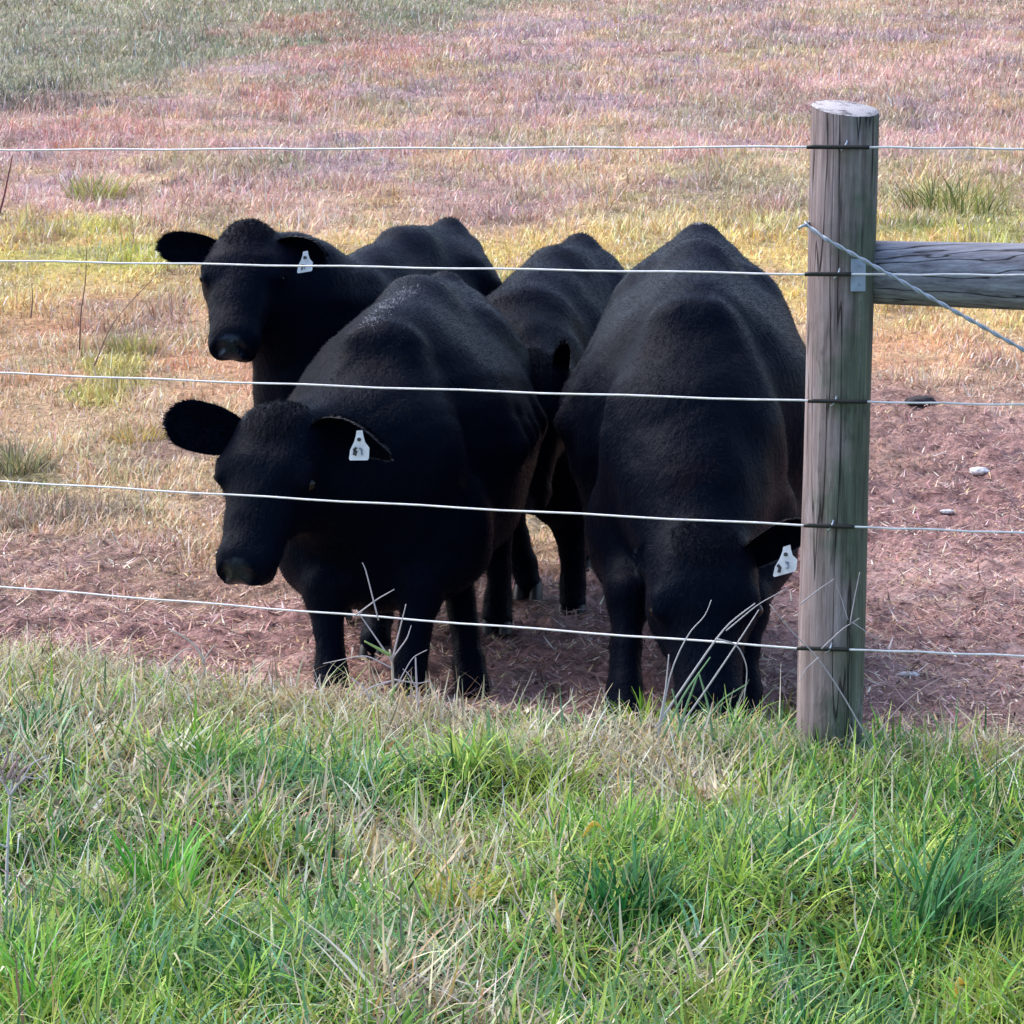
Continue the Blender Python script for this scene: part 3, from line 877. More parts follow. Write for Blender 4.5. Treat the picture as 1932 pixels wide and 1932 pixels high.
def make_cow(label, W, T, feet, poll, muzzle, shint, ears, hw=0.30, depth=0.60, hs=1.0, tagspec=None, necklift=0.0,
             throat=0.0, brisket=0.30, tail_pt=None, ground=None, chest=1.0, neck_r=0.20, fur_n=75000, hindlow=0.56, belly=0.0, pollw=1.0, droop=0.0, neckdrop=0.0, figs=0, hsc=1.0, tailr=0.055, pale=()):
    """one animal. W, T: top of the withers and of the tail head; feet: hooves (near pair, then hind pair)"""
    W, T = np.asarray(W), np.asarray(T)
    Fv = unit((W - T) * V3(1, 1, 0)); L = V3(-Fv[1], Fv[0], 0); Z = V3(0, 0, 1)
    ln = np.linalg.norm((W - T)[:2])
    gz = float(ground_z(W[0], W[1]))
    root = empty("black_cow", (W[0], W[1], gz)); O = np.array(root.location)
    top = lambda f: W + (T - W) * (-f / ln)                 # spine point, f runs forward
    B = lambda f, l_, dz: top(f) + L * l_ + Z * dz         # relative to the spine
    allp = np.vstack([W, T, poll, muzzle] + [np.append(p[:2], ground_z(p[0], p[1])) for p in feet])
    lo = allp.min(0) - V3(0.48, 0.36, 0.02); hi = allp.max(0) + V3(0.48, 0.36, 0.2)
    fd = Field(lo, hi, 0.0095)
    ax = L
    sq = 1.0
    # barrel and belly
    fd.cap(B(-0.29, 0, -depth * 0.565), B(-ln * 0.72, 0, -depth * 0.56), depth * 0.50, depth * 0.48, 0.05, ax, depth * 0.5 / (hw * 0.95))
    fd.cap(B(-ln * 0.30, 0, -depth * 0.74), B(-ln * 0.60, 0, -depth * 0.72), depth * 0.45, depth * 0.44, 0.1, ax, depth * 0.45 / (hw * 1.06))
    # spine ridge, withers
    fd.cap(B(-0.03, 0, -0.075), B(-ln * 0.55, 0, -0.05), 0.050, 0.04, 0.17)
    fd.cap(B(-ln * 0.55, 0, -0.05), B(-ln * 0.95, 0, -0.075), 0.045, tailr, 0.14)
    # hook and pin bones, rump
    for s in (-1, 1):
        fd.cap(B(-ln * 0.74, s * 0.165, -0.16), B(-ln * 0.93, s * 0.09, -0.12), 0.05, 0.05, 0.11)
        fd.cap(B(-ln * 0.82, s * 0.13, -0.30), B(-ln * 0.86, s * 0.16, -0.52), 0.15, 0.12, 0.08)
        # shoulder blade and upper arm
        fd.cap(B(-0.03, s * 0.06, -0.105), B(0.09, s * 0.105, -0.38), 0.060, 0.115, 0.065)
        fd.cap(B(0.09, s * 0.105, -0.36), B(0.04, s * 0.145 * chest, -0.64), 0.115, 0.115, 0.045)
        # ribs
        for r_ in range(4):
            fd.cap(B(-0.30 - 0.13 * r_, s * 0.16, -0.22), B(-0.24 - 0.13 * r_, s * (hw + 0.005), -depth * 0.62), 0.045, 0.040, 0.05)
    # brisket
    fd.cap(B(0.10, 0, -0.42), B(0.04, 0, -(W[2] - gz) + brisket + 0.12), 0.17, 0.14, 0.10, ax, 0.85)
    if belly:                                               # heavy brisket and forequarters
        for s in (-1, 1):
            a_, b_ = B(-0.03, s * 0.12, 0), B(-0.42, s * 0.15, 0)
            a_[2] = gz + belly + 0.17; b_[2] = gz + belly + 0.19
            fd.cap(a_, b_, 0.145, 0.165, 0.08)
    # tail
    tt = top(-ln * 1.0) + Z * -0.05
    fd.cap(tt - Fv * -0.03, tt - Fv * 0.05 - Z * 0.06, 0.036, 0.03, 0.07)
    fd.cap(tt - Fv * 0.05 - Z * 0.06, tt - Fv * 0.08 - Z * 0.55, 0.026, 0.018, 0.02)
    fd.cap(tt - Fv * 0.08 - Z * 0.55, tt - Fv * 0.08 - Z * 0.72, 0.03, 0.02, 0.02)
    # legs
    gfs = []
    for k, p in enumerate(feet):
        s = -1 if k % 2 == 0 else 1
        gf = np.array([p[0], p[1], float(ground_z(p[0], p[1]))]); gfs.append(gf)
        if k < 2:
            e = B(-0.02, s * 0.155 * chest, 0); e[2] = gz + 0.43 * (W[2] - gz)
            kn = e * 0.42 + gf * 0.58 + Fv * 0.012; kn[2] = gf[2] + 0.315
            fe = e * 0.10 + gf * 0.90; fe[2] = gf[2] + 0.105
            fd.cap(e + Z * 0.04, e - Z * 0.05, 0.125, 0.115, 0.06); fd.cap(e - Z * 0.05, kn, 0.115, 0.058, 0.05); fd.cap(kn + Z * 0.02, kn - Z * 0.03, 0.062, 0.055, 0.02)
            md = kn * 0.5 + fe * 0.5
            fd.cap(kn, md, 0.054, 0.040, 0.02); fd.cap(md, fe, 0.040, 0.046, 0.02)
            fd.cap(fe, gf + Fv * 0.02 + Z * 0.045, 0.042, 0.046, 0.02)
        else:
            e = B(-ln * 0.84, s * 0.165, 0); e[2] = gz + 0.60 * (W[2] - gz)
            st = e + Fv * 0.06; st[2] = gz + (0.56 if k == 3 else hindlow) * (W[2] - gz); st[:2] = st[:2] * 0.6 + gf[:2] * 0.4
            hk = e * 0.25 + gf * 0.75 - Fv * 0.05; hk[2] = gf[2] + 0.40
            fe = hk * 0.2 + gf * 0.8; fe[2] = gf[2] + 0.11
            fd.cap(e + Z * 0.10, st, 0.15, 0.115, 0.08); fd.cap(st, hk, 0.11, 0.056, 0.05)
            fd.cap(hk, fe, 0.050, 0.038, 0.02); fd.cap(fe, gf + Fv * 0.02 + Z * 0.045, 0.042, 0.046, 0.02)
    # head
    poll, muzzle = np.asarray(poll), np.asarray(muzzle)
    h = unit(muzzle - poll); s_ = unit(np.asarray(shint) - h * np.dot(shint, h)); u = np.cross(h, s_)
    sc = np.linalg.norm(muzzle - poll) / 0.44 * hsc
    hp = lambda a, b, c: poll + (h * a + s_ * b + u * c) * sc
    w1 = hs
    for s in (-1, 1):
        fd.cap(hp(0.02, s * 0.045 * w1 * pollw, -0.07), hp(0.12, s * 0.052 * w1, -0.065), 0.072 * sc * (0.4 + 0.6 * pollw), 0.08 * sc, 0.05)
        fd.cap(hp(0.15, s * 0.05 * w1, -0.13), hp(0.20, s * 0.045, -0.13), 0.072 * sc, 0.06 * sc, 0.05)
        fd.cap(hp(0.135, s * 0.100 * w1, -0.032), hp(0.165, s * 0.098 * w1, -0.034), 0.026 * sc, 0.024 * sc, 0.02)
        fd.cap(hp(0.385, s * 0.033, -0.060), hp(0.412, s * 0.033, -0.064), 0.046 * sc, 0.043 * sc, 0.025)
        fd.cap(hp(0.18, s * 0.040 * w1, -0.075), hp(0.37, s * 0.030, -0.072), 0.060 * sc, 0.046 * sc, 0.03)
    fd.cap(hp(0.012, 0, -0.055), hp(0.02, 0, -0.055), 0.065 * sc, 0.07 * sc, 0.05)
    fd.cap(hp(0.12, 0, -0.065), hp(0.37, 0, -0.062), 0.080 * sc, 0.050 * sc, 0.045)
    fd.cap(hp(0.13, 0, -0.165), hp(0.36, 0, -0.105), 0.075 * sc, 0.036 * sc, 0.05)
    fd.cap(hp(0.37, -0.02, -0.115), hp(0.38, 0.022, -0.120), 0.040 * sc, 0.040 * sc, 0.012)
    # neck and throat
    nb = B(0.0, 0, -0.24 - neckdrop); ne = hp(0.05, 0, -0.13); nm = nb * 0.5 + ne * 0.5 + Z * necklift
    fd.cap(nb, nm, neck_r + 0.03, neck_r - 0.02, 0.10, ax, 1.12); fd.cap(nm, ne, neck_r - 0.02, 0.115, 0.07)
    fd.cap(B(0.09, 0, -0.36), hp(0.12, 0, -0.17), 0.17, 0.085 + throat, 0.10)
    # nostrils and mouth line
    for s in (-1, 1):
        fd.cap(hp(0.440, s * 0.034, -0.030), hp(0.444, s * 0.050, -0.060), 0.017 * sc, 0.012 * sc, 0.006, carve=True)
    fd.cap(hp(0.425, -0.055, -0.103), hp(0.425, 0.055, -0.103), 0.011, 0.011, 0.006, carve=True)
    v, q = fd.mesh()
    v = smooth_verts(v, q, 2, 0.4)
    # lumpy muscle and loose skin
    nr = vnormals(v, q)
    lump = (vnoise(v[:, 0] + v[:, 1] * 0.7, v[:, 2], 0.10, 50) - 0.5) + 0.5 * (vnoise(v[:, 0] - v[:, 1] * 0.6, v[:, 2] * 1.2, 0.05, 51) - 0.5)
    isl = (v - O) @ Z
    v = v + nr * (lump * 0.010)[:, None]
    shade = np.ones((len(v), 3))
    # wet nose pad
    dn = np.linalg.norm((v - hp(0.445, 0, -0.034)) / sc, axis=1)
    wet = (1 - sstep(0.034, 0.052, dn + 0.008 * (vnoise(v[:, 0], v[:, 2], 0.012, 55) - 0.5)))[:, None]
    g = Geo()
    # browner, lighter tint on the upward faces along the back
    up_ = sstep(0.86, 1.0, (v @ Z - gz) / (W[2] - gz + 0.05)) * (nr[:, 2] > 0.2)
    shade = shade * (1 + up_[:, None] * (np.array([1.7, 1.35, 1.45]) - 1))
    shade = shade * (1 - wet) + 0.3 * wet
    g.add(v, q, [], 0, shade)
    flow = lambda p: np.tile(-Fv * 0.7 - Z * 0.8, (len(p), 1))
    qb = q
    ctr = v[qb[:, 0]]
    okq = np.ones(len(qb), bool)
    for s in (-1, 1): okq &= np.linalg.norm(ctr - hp(0.160, s * 0.112 * w1, -0.046), axis=1) > 0.032 * sc
    okq &= np.linalg.norm(ctr - hp(0.435, 0, -0.05), axis=1) > 0.075 * sc
    fv, ft = fur(v, qb[okq], fur_n, flow, 0.014, 0.0017, 0.2)
    g.add(fv, [], ft, 0)
    # longer hair on the poll
    near = np.linalg.norm(v[qb[:, 0]] - hp(0.0, 0, -0.03), axis=1) < 0.085 * sc
    if near.any():
        fv, ft = fur(v, qb[near], 1100, lambda p: np.tile(h * 0.9 - Fv * 0.2, (len(p), 1)), 0.020, 0.0024, 0.22)
        g.add(fv, [], ft, 0)
    # tail-head tuft
    near = np.linalg.norm(v[qb[:, 0]] - top(-ln), axis=1) < 0.07
    if near.any():
        fv, ft = fur(v, qb[near], 220, lambda p: np.tile(Z * 0.8 - Fv, (len(p), 1)), 0.014, 0.0022, 0.35)
        g.add(fv, [], ft, 0)
    for (pp, pr, pn) in pale:                               # white hair spots, and spine glint put in as pale hairs
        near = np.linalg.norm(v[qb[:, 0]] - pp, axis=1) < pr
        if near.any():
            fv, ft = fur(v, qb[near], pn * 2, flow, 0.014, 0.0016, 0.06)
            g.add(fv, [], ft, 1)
    for (et, ew, ecup, face) in ears:
        et = np.asarray(et)
        s = 1 if np.dot(et - poll, s_) > 0 else -1
        eb = hp(0.035, s * 0.085 * w1, -0.065)
        ev, eq, wdir, ef = ear_geo(eb, et + Z * (droop if s > 0 else 0) * np.linalg.norm(et - eb), face if face is not None else u, ew, ecup, droop if s > 0 else 0.0)
        g.add(ev, eq, [], 0)
        ed = unit(et - eb)
        nrim = 2 * 15 + 10
        fv, ft = fur(ev, eq[-nrim:], 900, lambda p: np.tile(ed, (len(p), 1)), 0.010, 0.0018, 0.45)
        g.add(fv, [], ft, 2)  # lit edge of the ear, put into the colour of the rim hairs
        fv, ft = fur(ev, eq, 3200, lambda p: np.tile(ed, (len(p), 1)), 0.015, 0.0024, 0.3)
        g.add(fv, [], ft, 0)
    g.build("body", [M_COAT, M_PALE, M_LITRIM], root, O)
    for s in (-1, 1):
        c = hp(0.160, s * 0.112 * w1, -0.046)
        eg = Geo(); n_ = 14; vs = []; qs = []; r = 0.0165 * sc
        for i in range(n_ + 1):
            for j in range(n_):
                a, b2 = math.pi * i / n_, 2 * math.pi * j / n_
                vs.append(c + r * V3(math.sin(a) * math.cos(b2), math.sin(a) * math.sin(b2), math.cos(a)))
        for i in range(n_):
            for j in range(n_):
                qs.append((i * n_ + j, (i + 1) * n_ + j, (i + 1) * n_ + (j + 1) % n_, i * n_ + (j + 1) % n_))
        eg.add(vs, qs, []); eg.build("eye", [M_EYE], root, O)
    for gf in gfs:                                          # cloven hooves
        hg = Geo()
        for s in (-1, 1):
            rows = []
            m_ = 10
            for zz, rr, ff in ((0.0, 1.0, 0.03), (0.022, 0.93, 0.024), (0.045, 0.82, 0.016), (0.06, 0.66, 0.01)):
                rows.append([gf + Z * zz + L * (s * 0.025 + math.cos(a) * 0.024 * rr) + Fv * (ff + math.sin(a) * 0.046 * rr) for a in np.linspace(0, 2 * np.pi, m_, endpoint=False)])
            vv = np.array(rows).reshape(-1, 3)
            qq = [(i * m_ + j, i * m_ + (j + 1) % m_, (i + 1) * m_ + (j + 1) % m_, (i + 1) * m_ + j) for i in range(3) for j in range(m_)]
            hg.add(vv, qq, [])
        hg.build("hoof", [M_HOOF], root, O)
    if tagspec is not None:
        tag_geo(root, O, *tagspec, figs=figs)
    tag(root, label, "cow", "black cattle standing behind the wire fence")
    return root

def foot(px_, Y):
    p = P(px_, 1000, Y); return V3(p[0], p[1], 0)

TOCAM = V3(0, -1, 0.1)
# front left animal: head low and turned to the left
make_cow("black cow with lowered head turned left in front of the others, at left",
    W=P(716, 596, 7.30), T=P(842, 508, 8.35),
    feet=[foot(625, 7.08), foot(766, 7.06), foot(892, 7.20), foot(940, 8.15)],
    poll=P(518, 788, 6.98), muzzle=P(440, 1058, 6.76), shint=V3(0.95, -0.30, 0.02),
    ears=[(P(315, 790, 7.01), 0.136, 0.22, V3(-0.1, -1, 0.15)), (P(726, 842, 6.90), 0.155, 0.42, V3(0.12, -0.88, -0.45))],
    tagspec=(P(678, 812, 6.76), V3(1, 0.1, 0.05), unit(V3(-0.15, -1, 0.1))), hw=0.335, depth=0.66, hs=1.16, hsc=1.06, chest=1.12,
    belly=0.275, brisket=0.24, hindlow=0.42, droop=0.45, neckdrop=0.14, necklift=-0.03,
    pale=[(P(690 + 11 * k, 614 - 6.6 * k, 7.25 + 0.06 * k), 0.030 + 0.006 * (k % 3), 14 + 10 * (k % 2)) for k in range(11)])  # shine on the spine, painted as a line of pale hairs
# back left animal: watching the camera with its head up
make_cow("black cow behind the front left cow, watching with its head raised highest",
    W=P(640, 500, 8.45), T=P(852, 408, 9.5),
    feet=[foot(640, 8.3), foot(712, 7.85), foot(830, 9.2), foot(930, 9.2)],
    poll=P(463, 432, 8.2), muzzle=P(432, 640, 7.92), shint=V3(1, -0.12, -0.03),
    ears=[(P(301, 464, 8.23), 0.098, 0.25, V3(0, -1, 0.1)), (P(612, 482, 8.17), 0.10, 0.35, V3(0.1, -0.9, -0.4))],
    tagspec=(P(576, 474, 8.02), V3(1, 0.3, 0.20), unit(V3(-0.45, -1, 0.1)), 0.046, 0.064), hw=0.28, depth=0.66, hs=1.05, hsc=1.02, necklift=0.03,
    pollw=0.4, droop=0.15, figs=1, pale=[(P(456, 406, 8.2), 0.022, 36)])
# middle animal: head hidden low between its neighbours
make_cow("black cow half hidden between the two front cows with head down",
    W=P(985, 545, 8.55), T=P(1098, 440, 9.5),
    feet=[foot(1000, 8.72), foot(1083, 8.55), foot(1100, 9.3), foot(1190, 9.3)],
    poll=P(1006, 694, 8.12), muzzle=P(985, 950, 7.95), shint=V3(1, -0.05, 0.05),
    ears=[(P(930, 700, 8.2), 0.085, 0.25, V3(0, -1, 0.1)), (P(1062, 650, 8.10), 0.055, 0.3, V3(0.4, -0.9, 0.2))],
    hw=0.29, depth=0.56, hs=0.95, brisket=0.44)
# right animal: grazing with its nose in the verge
make_cow("black cow grazing with its muzzle in the grass beside the fence post",
    W=P(1310, 552, 7.22), T=P(1318, 424, 8.35),
    feet=[foot(1180, 6.80), foot(1405, 6.85), foot(1300, 7.8), foot(1400, 7.85)],
    poll=P(1330, 1022, 6.66), muzzle=P(1345, 1350, 6.42), shint=V3(1, 0.05, 0.03),
    ears=[(P(1205, 1040, 6.80), 0.08, 0.25, V3(0, -1, 0.1)), (P(1525, 985, 6.62), 0.105, 0.35, V3(0.2, -0.9, -0.5))],
    tagspec=(P(1484, 1030, 6.55), V3(1, 0.1, 0.30), unit(V3(-0.35, -1, 0.25)), 0.060, 0.072), hw=0.345, depth=0.67, hs=1.08, chest=1.02, neck_r=0.21,
    belly=0.27, brisket=0.26, neckdrop=0.12, figs=2, tailr=0.075, pale=[(P(1316, 440, 8.3), 0.03, 80)])

# ------------------------------------------------------------------ plants and loose things, each its own object
def gp(px_, py_, Y=None):
    """point on the ground under a photo position"""
    if Y is None:
        lo_, hi_ = 3.0, 60.0
        for _ in range(50):
            m_ = 0.5 * (lo_ + hi_); p = P(px_, py_, m_)
            if p[2] > float(ground_z(p[0], m_)): lo_ = m_
            else: hi_ = m_
        Y = lo_
    p = P(px_, py_, Y); return V3(p[0], Y, float(ground_z(p[0], Y)))

def poly(pts, Y, dY=0.0, n_=14):
    """smooth stem through photo positions at depth Y, drifting by dY"""
    pts = np.array(pts, float); s = np.linspace(0, 1, len(pts)); t = np.linspace(0, 1, n_)
    xx = np.interp(t, s, pts[:, 0]); yy = np.interp(t, s, pts[:, 1])
    if len(pts) > 2:
        for _ in range(2):
            xx[1:-1] = 0.25 * xx[:-2] + 0.5 * xx[1:-1] + 0.25 * xx[2:]; yy[1:-1] = 0.25 * yy[:-2] + 0.5 * yy[1:-1] + 0.25 * yy[2:]
    return np.array([P(a, b_, Y + dY * q) for a, b_, q in zip(xx, yy, t)])

def stems(name, label, cat, Y, parts, group=None):
    """a plant of thin stems. parts: (part name, colour, [(points, radius, dY)])"""
    b0 = parts[0][2][0][0][0]
    O = P(b0[0], b0[1], Y); O[2] = float(ground_z(O[0], O[1]))
    root = empty(name, O)
    for nm, c, lines in parts:
        for pl, r, dY in lines:
            g = Geo(); pts = poly(pl, Y, dY)
            rad = np.linspace(r, r * 0.45, len(pts)); g.tube(pts, rad, 6, 0, np.asarray(c))
            g.build(nm, [M_STRAW], root, O)
    return tag(root, label, cat, group)

def tuft(name, label, px_, py_, n_, height, spread, cols, width=0.006, lean=0.3, bend=1.2, group=None, az=None, azs=6.28):
    b0 = gp(px_, py_)
    th = rng.random(n_) * 2 * np.pi; rr = spread * np.sqrt(rng.random(n_))
    x = b0[0] + rr * np.cos(th); y = b0[1] + rr * np.sin(th)
    base = np.stack([x, y, ground_z(x, y) - 0.004], -1)
    a = th + rng.standard_normal(n_) * 0.6 if az is None else az + rng.standard_normal(n_) * azs
    v, q, c = ribbons(base, height * (0.5 + 0.7 * rng.random(n_)), width * (0.6 + 0.6 * rng.random(n_)), a,
                      lean * (0.3 + rng.random(n_)), bend * (0.4 + 0.8 * rng.random(n_)), jitter(pick(cols, np.ones(len(cols)), n_), 0.18), 6,
                      a + np.pi / 2 + rng.standard_normal(n_) * 0.4)
    o = link(name, raw_mesh(name, v - b0, q, None, [M_BLADE], c)); o.location = Vector([float(k) for k in b0])
    return tag(o, label, "grass tuft", group)

C_ST, C_ST2, C_BR = lin(214, 208, 196), lin(176, 164, 150), lin(120, 92, 84)
stems("dead_weed", "tall dead weed with pale stem and brown branching head at the left edge", "weed", 4.85, [
    ("stem", lin(214, 212, 214), [([(10, 1760), (12, 1690), (14, 1600), (20, 1500)], 0.0045, 0.02)]),
    ("branch", lin(196, 190, 196), [([(20, 1502), (8, 1478), (-8, 1462)], 0.003, 0.01), ([(20, 1500), (34, 1480), (48, 1466)], 0.003, -0.02),
        ([(14, 1600), (-6, 1590), (-20, 1586)], 0.002, 0), ([(19, 1510), (26, 1450), (22, 1420)], 0.0026, 0.02), ([(40, 1474), (60, 1440), (92, 1425)], 0.002, 0.02),
        ([(2, 1470), (10, 1440), (-2, 1400)], 0.002, 0.02), ([(48, 1466), (70, 1470), (90, 1460)], 0.0016, 0.0)]),
    ("flower_head", lin(178, 152, 150), [([(14, 1470), (26, 1445), (38, 1428)], 0.0042, 0.01), ([(30, 1476), (44, 1452), (60, 1440)], 0.0036, 0.02), ([(6, 1452), (16, 1425), (12, 1405)], 0.0034, 0.0), ([(20, 1470), (34, 1452), (30, 1420)], 0.003, 0.0), ([(36, 1480), (58, 1462), (74, 1452)], 0.003, 0.01), ([(10, 1478), (0, 1450), (-4, 1424)], 0.003, 0.0)])])
stems("dry_weed", "small twiggy dry weed standing before the front left cow's hooves", "weed", 6.35, [
    ("stem", lin(196, 186, 170), [([(746, 1345), (742, 1300), (740, 1250), (735, 1225)], 0.0045, 0.02)]),
    ("twig", lin(200, 192, 200), [([(740, 1248), (700, 1190), (672, 1150)], 0.0022, 0.0), ([(740, 1245), (756, 1180), (766, 1140)], 0.0024, -0.02),
        ([(742, 1240), (768, 1205), (776, 1180)], 0.002, 0.02), ([(738, 1285), (700, 1296), (672, 1318)], 0.0024, -0.03), ([(744, 1282), (790, 1290), (812, 1284)], 0.002, 0.02),
        ([(745, 1300), (778, 1240), (806, 1226)], 0.0018, 0.0), ([(790, 1345), (786, 1290), (784, 1240)], 0.0036, 0.0), ([(786, 1300), (770, 1270), (760, 1262)], 0.0018, 0.0),
        ([(742, 1262), (690, 1235), (610, 1252)], 0.0020, -0.02), ([(700, 1330), (690, 1300), (664, 1280)], 0.003, 0.0), ([(720, 1320), (702, 1305), (690, 1330)], 0.0024, 0.0),
        ([(714, 1170), (690, 1075), (684, 1062)], 0.0020, 0.0), ([(672, 1160), (712, 1130), (744, 1112)], 0.0022, 0.0), ([(756, 1340), (770, 1310), (800, 1320)], 0.0022, 0.0)]),
    ("leaf", lin(160, 186, 120), [([(736, 1236), (710, 1222), (688, 1210)], 0.0052, -0.02), ([(742, 1330), (738, 1312), (746, 1296)], 0.007, 0.0)])])
stems("grass_plant", "tall pale grass stems crossing the grazing cow's face", "grass", 5.95, [
    ("stem", lin(192, 190, 196), [([(1236, 1375), (1330, 1235), (1372, 1178), (1425, 1138)], 0.0030, 0.02), ([(1262, 1400), (1340, 1290), (1400, 1200), (1432, 1150)], 0.0026, 0.03),
        ([(1244, 1385), (1262, 1270), (1300, 1190), (1330, 1165), (1342, 1132)], 0.0020, 0.0), ([(1370, 1190), (1430, 1140), (1485, 1110)], 0.0016, 0.02),
        ([(1350, 1205), (1392, 1215), (1412, 1260), (1402, 1330)], 0.0022, 0.02), ([(1240, 1390), (1256, 1300), (1262, 1235)], 0.0026, 0.0)]),
    ("blade", lin(130, 168, 128), [([(1276, 1390), (1296, 1330), (1318, 1270)], 0.0040, 0.0), ([(1346, 1400), (1336, 1330), (1318, 1268)], 0.0036, 0.02),
        ([(1250, 1392), (1290, 1310), (1340, 1240)], 0.0032, -0.02), ([(1320, 1380), (1360, 1320), (1410, 1290)], 0.0026, 0.0), ([(1290, 1400), (1278, 1340), (1268, 1300)], 0.003, 0.0)])])
stems("branching_stalk", "thin branching dead stalk crossing the foot of the fence post", "stalk", 5.70, [
    ("stem", lin(170, 166, 172), [([(1636, 1392), (1590, 1310), (1538, 1232), (1500, 1200), (1452, 1140)], 0.0020, 0.05)]),
    ("branch", lin(176, 170, 180), [([(1545, 1240), (1520, 1262), (1508, 1285)], 0.0016, 0.0), ([(1550, 1224), (1590, 1186), (1622, 1166)], 0.0018, 0.0), ([(1604, 1176), (1612, 1130), (1622, 1080)], 0.0016, 0.0),
        ([(1600, 1170), (1588, 1130), (1578, 1104)], 0.0012, 0.0), ([(1608, 1174), (1640, 1196), (1664, 1216)], 0.0013, 0.0), ([(1510, 1140), (1545, 1112), (1574, 1092)], 0.0018, 0.0)])])
stems("leaning_straw", "thin pale straw leaning to the right beside the post on bare soil", "straw", 5.85, [
    ("stem", lin(190, 170, 170), [([(1650, 1390), (1700, 1330), (1752, 1290), (1800, 1268)], 0.0016, 0.05)])])
stems("dead_stalk", "pale crooked dead stalk sticking up where green verge meets the soil, at left", "stalk", 6.55, [
    ("stem", lin(206, 196, 190), [([(366, 1300), (386, 1275), (388, 1250), (372, 1220), (346, 1200), (318, 1186)], 0.0038, 0.0)]),
    ("branch", lin(196, 190, 186), [([(382, 1250), (396, 1228), (408, 1214)], 0.0022, 0.0), ([(316, 1290), (320, 1252), (345, 1226), (362, 1224)], 0.0024, 0.0)])])
stems("bent_straw", "bent double straw stems leaning together in the middle of the verge", "straw", 4.75, [
    ("stem", lin(186, 196, 150), [([(470, 1880), (500, 1780), (540, 1670), (572, 1596)], 0.0036, 0.03), ([(566, 1596), (610, 1670), (626, 1710), (660, 1726)], 0.0034, 0.0)]),
    ("blade", lin(160, 196, 176), [([(440, 1810), (520, 1745), (580, 1722), (650, 1716)], 0.0042, 0.0), ([(640, 1720), (648, 1770), (656, 1830)], 0.0038, -0.02), ([(590, 1880), (640, 1800), (692, 1660)], 0.0034, 0.02)])])
stems("fallen_straw", "long pale straw lying diagonally across the near grass", "straw", 4.35, [
    ("stem", lin(202, 204, 160), [([(920, 1945), (1040, 1850), (1160, 1750), (1270, 1660)], 0.0040, 0.35)])])
stems("grass_plant", "pale bluish grass blade arching over the darkest green tuft", "grass", 4.72, [
    ("blade", lin(172, 222, 206), [([(1126, 1712), (1180, 1700), (1240, 1700), (1284, 1716)], 0.0042, 0.02)])])
stems("red_twig", "thin reddish twig rising at the left edge of the pasture", "twig", 7.6, [
    ("stem", lin(140, 88, 92), [([(-6, 420), (8, 370), (18, 320), (24, 292)], 0.0034, 0.0)])])
stems("dry_weed", "upright thin dark stem in the peach coloured grass left of the cattle", "weed", 13.0, [
    ("stem", lin(120, 92, 88), [([(150, 660), (152, 590), (162, 530), (163, 470)], 0.0040, 0.0), ([(58, 600), (62, 565), (60, 535)], 0.0036, 0.0)])])
stems("dry_weed", "thin brown stem leaning right in the peach coloured grass", "weed", 12.6, [
    ("stem", lin(130, 100, 92), [([(178, 690), (205, 620), (245, 570), (290, 525)], 0.0036, 0.3)])])
YG = [lin(150, 196, 60), lin(120, 172, 52), lin(176, 208, 92)]
tuft("grass_tuft", "bright yellow green tuft at the foot of the grazing cow's front leg", 1214, 1400, 130, 0.13, 0.055, YG, 0.008, 0.3, 1.2)
tuft("grass_tuft", "short green tuft growing against the front of the post foot", 1570, 1418, 60, 0.075, 0.07, [lin(112, 160, 60), lin(154, 188, 86), lin(190, 184, 140)], 0.006, 0.5, 1.3)
tuft("grass_tuft", "olive green upright tuft just left of the post foot", 1478, 1395, 40, 0.11, 0.018, [lin(120, 140, 60), lin(150, 150, 80)], 0.007, 0.15, 0.4)
tuft("grass_tuft", "darkest green dense tuft right of the middle of the verge", 1180, 1730, 170, 0.13, 0.075, [lin(40, 104, 50), lin(58, 124, 70), lin(34, 84, 46), lin(90, 150, 96)], 0.009, 0.3, 1.3)
tuft("grass_tuft", "large dark green tuft arching left over the verge at right", 1790, 1780, 210, 0.27, 0.08, [lin(50, 110, 54), lin(84, 146, 84), lin(40, 88, 44), lin(104, 156, 110)], 0.006, 0.5, 1.3, None, 0.5, 0.9)
tuft("grass_tuft", "fresh green clump of broad blades left of the bent straw", 300, 1700, 110, 0.15, 0.06, [lin(96, 168, 58), lin(70, 140, 52), lin(130, 182, 84)], 0.009, 0.3, 0.9)
tuft("grass_tuft", "bright green clump at the lower left corner of the verge", 60, 1880, 170, 0.11, 0.10, [lin(110, 180, 66), lin(140, 196, 84)], 0.007, 0.4, 1.4)
tuft("grass_tuft", "golden dry clump left of the darkest green tuft", 862, 1716, 90, 0.10, 0.05, [lin(196, 170, 84), lin(160, 160, 70)], 0.006, 0.5, 1.5)
tuft("grass_tuft", "yellow green tussock on the slope between the top wire and the watching cow", 182, 372, 160, 0.22, 0.22, [lin(158, 160, 92), lin(130, 140, 80), lin(190, 184, 124)], 0.012, 0.5, 1.2)
tuft("grass_tuft", "dark green tussock on the slope right of the post", 1800, 392, 200, 0.30, 0.42, [lin(96, 108, 64), lin(128, 138, 80), lin(160, 158, 104)], 0.012, 0.5, 1.2)
tuft("grass_tuft", "greenish tuft in dry grass left of the watching cow's muzzle", 252, 665, 120, 0.14, 0.12, [lin(150, 156, 88), lin(176, 170, 110)], 0.008, 0.4, 1.2)
tuft("grass_tuft", "pale yellow tuft beside the front left cow's ear", 262, 830, 130, 0.11, 0.13, [lin(196, 176, 108), lin(176, 156, 92)], 0.007, 0.7, 1.2)
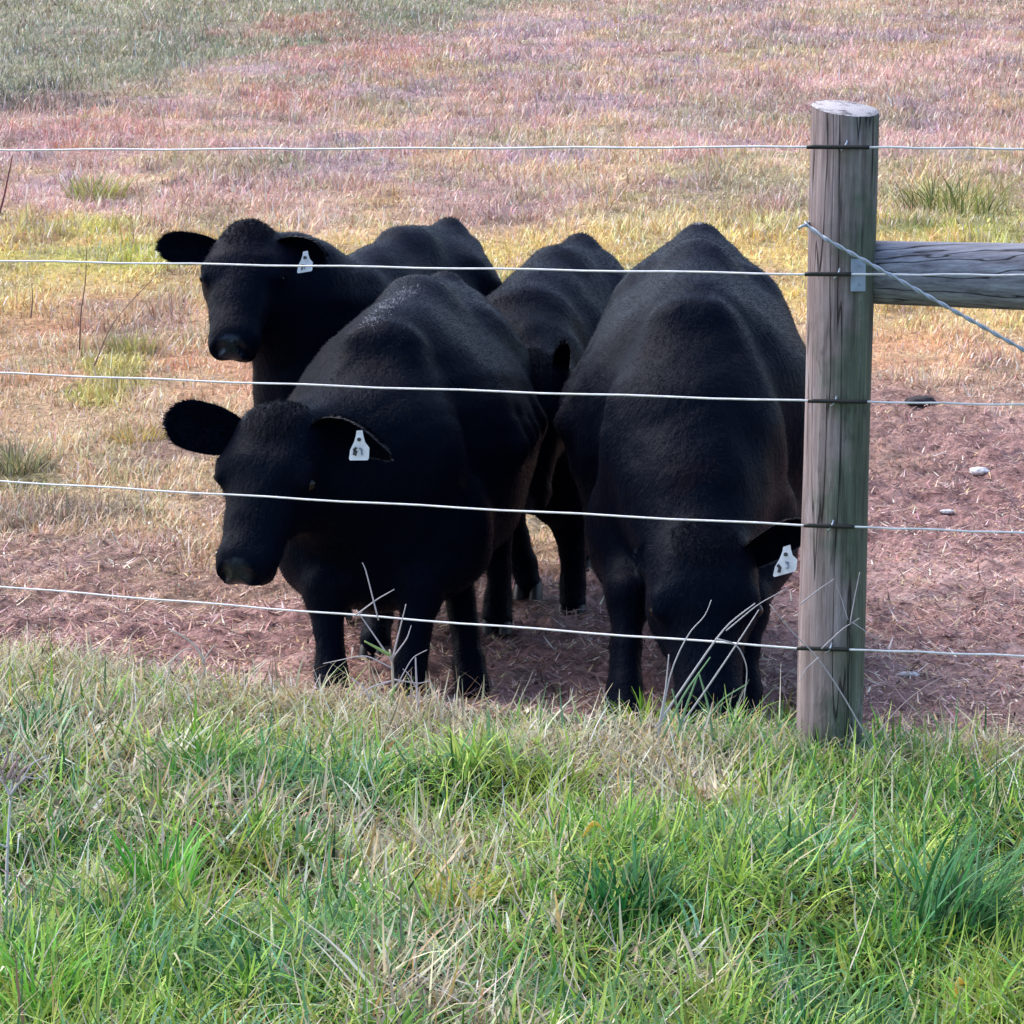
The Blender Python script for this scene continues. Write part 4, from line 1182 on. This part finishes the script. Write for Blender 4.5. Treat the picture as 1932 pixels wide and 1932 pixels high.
tuft("grass_tuft", "grey green tuft at the left edge behind the fourth wire", 30, 890, 170, 0.20, 0.14, [lin(140, 140, 104), lin(170, 166, 128), lin(110, 116, 84)], 0.007, 0.5, 1.2)

def leaf(px_, py_, label, ln=0.045, w_=0.0055, colr=lin(240, 212, 120), lift=0.05):
    b0 = gp(px_, py_ + 24) + V3(0, 0, lift)
    us = np.linspace(0, 1, 9); v = []; a = rng.random() * 1.2 + 0.4
    d = V3(math.cos(a), -0.3, 0.5 * math.sin(a)); sd = unit(np.cross(d, V3(0.2, 1, 0.5)))
    for u in us:
        c = b0 + d * ln * u + V3(0, 0, 0.022 * math.sin(u * 3.0))
        hw_ = w_ * math.sin(math.pi * min(0.98, 0.06 + u * 0.94)) ** 0.8
        for k in (-1, -0.4, 0.4, 1): v.append(c + sd * hw_ * k + V3(0, 0, 0.004 * abs(k)))
    q = [(i * 4 + j, i * 4 + j + 1, (i + 1) * 4 + j + 1, (i + 1) * 4 + j) for i in range(8) for j in range(3)]
    o = link("yellow_leaf", raw_mesh("yellow_leaf", np.array(v) - b0, q, None, [M_BLADE], np.tile(colr, (len(v), 1)), True))
    o.location = Vector([float(k) for k in b0])
    sm = o.modifiers.new("thick", 'SOLIDIFY'); sm.thickness = 0.0008
    tag(o, label, "leaf")
leaf(1100, 1606, "curled orange yellow dead leaf caught in the grass left of the darkest tuft")
leaf(1800, 1918, "orange yellow dead leaf near the lower right corner", 0.04, 0.0075)

def lump(name, label, cat, px_, py_, r, mat, flat=0.5, seed=0, n_=22):
    b0 = gp(px_, py_)
    v = []; m2 = n_ * 2
    for i in range(n_ + 1):
        for j in range(m2):
            a, b2 = math.pi * i / n_, 2 * math.pi * j / m2
            d = V3(math.sin(a) * math.cos(b2), math.sin(a) * math.sin(b2), math.cos(a))
            k = 0.75 + 0.55 * float(fbm(d[0] * 2 + seed, d[1] * 2 + d[2] * 1.3 + seed, 0.7, 80, 3))
            v.append(d * k * np.array([r[0], r[1], r[2]]) + V3(0, 0, r[2] * flat))
    q = [(i * m2 + j, (i + 1) * m2 + j, (i + 1) * m2 + (j + 1) % m2, i * m2 + (j + 1) % m2) for i in range(n_) for j in range(m2)]
    o = link(name, raw_mesh(name, np.array(v), q, None, [mat], None, True)); o.location = Vector([float(k) for k in b0])
    tag(o, label, cat)
lump("dung_pat", "dark dung pat on the trodden soil behind the middle wire, right of the post", "dung", 1735, 762, (0.075, 0.06, 0.028), M_DUNG, 0.4, 1)
lump("pale_stone", "whitish stone lying on the brown soil at the right", "stone", 1848, 892, (0.045, 0.035, 0.018), M_STONE, 0.35, 3)
lump("wood_chip", "pale flat chip on the soil low down right of the post", "chip", 1716, 1276, (0.032, 0.02, 0.008), M_STONE, 0.7, 5)
lump("wood_chip", "pale flat chip on the soil below the whitish stone", "chip", 1786, 968, (0.030, 0.02, 0.009), M_STONE, 0.7, 7)
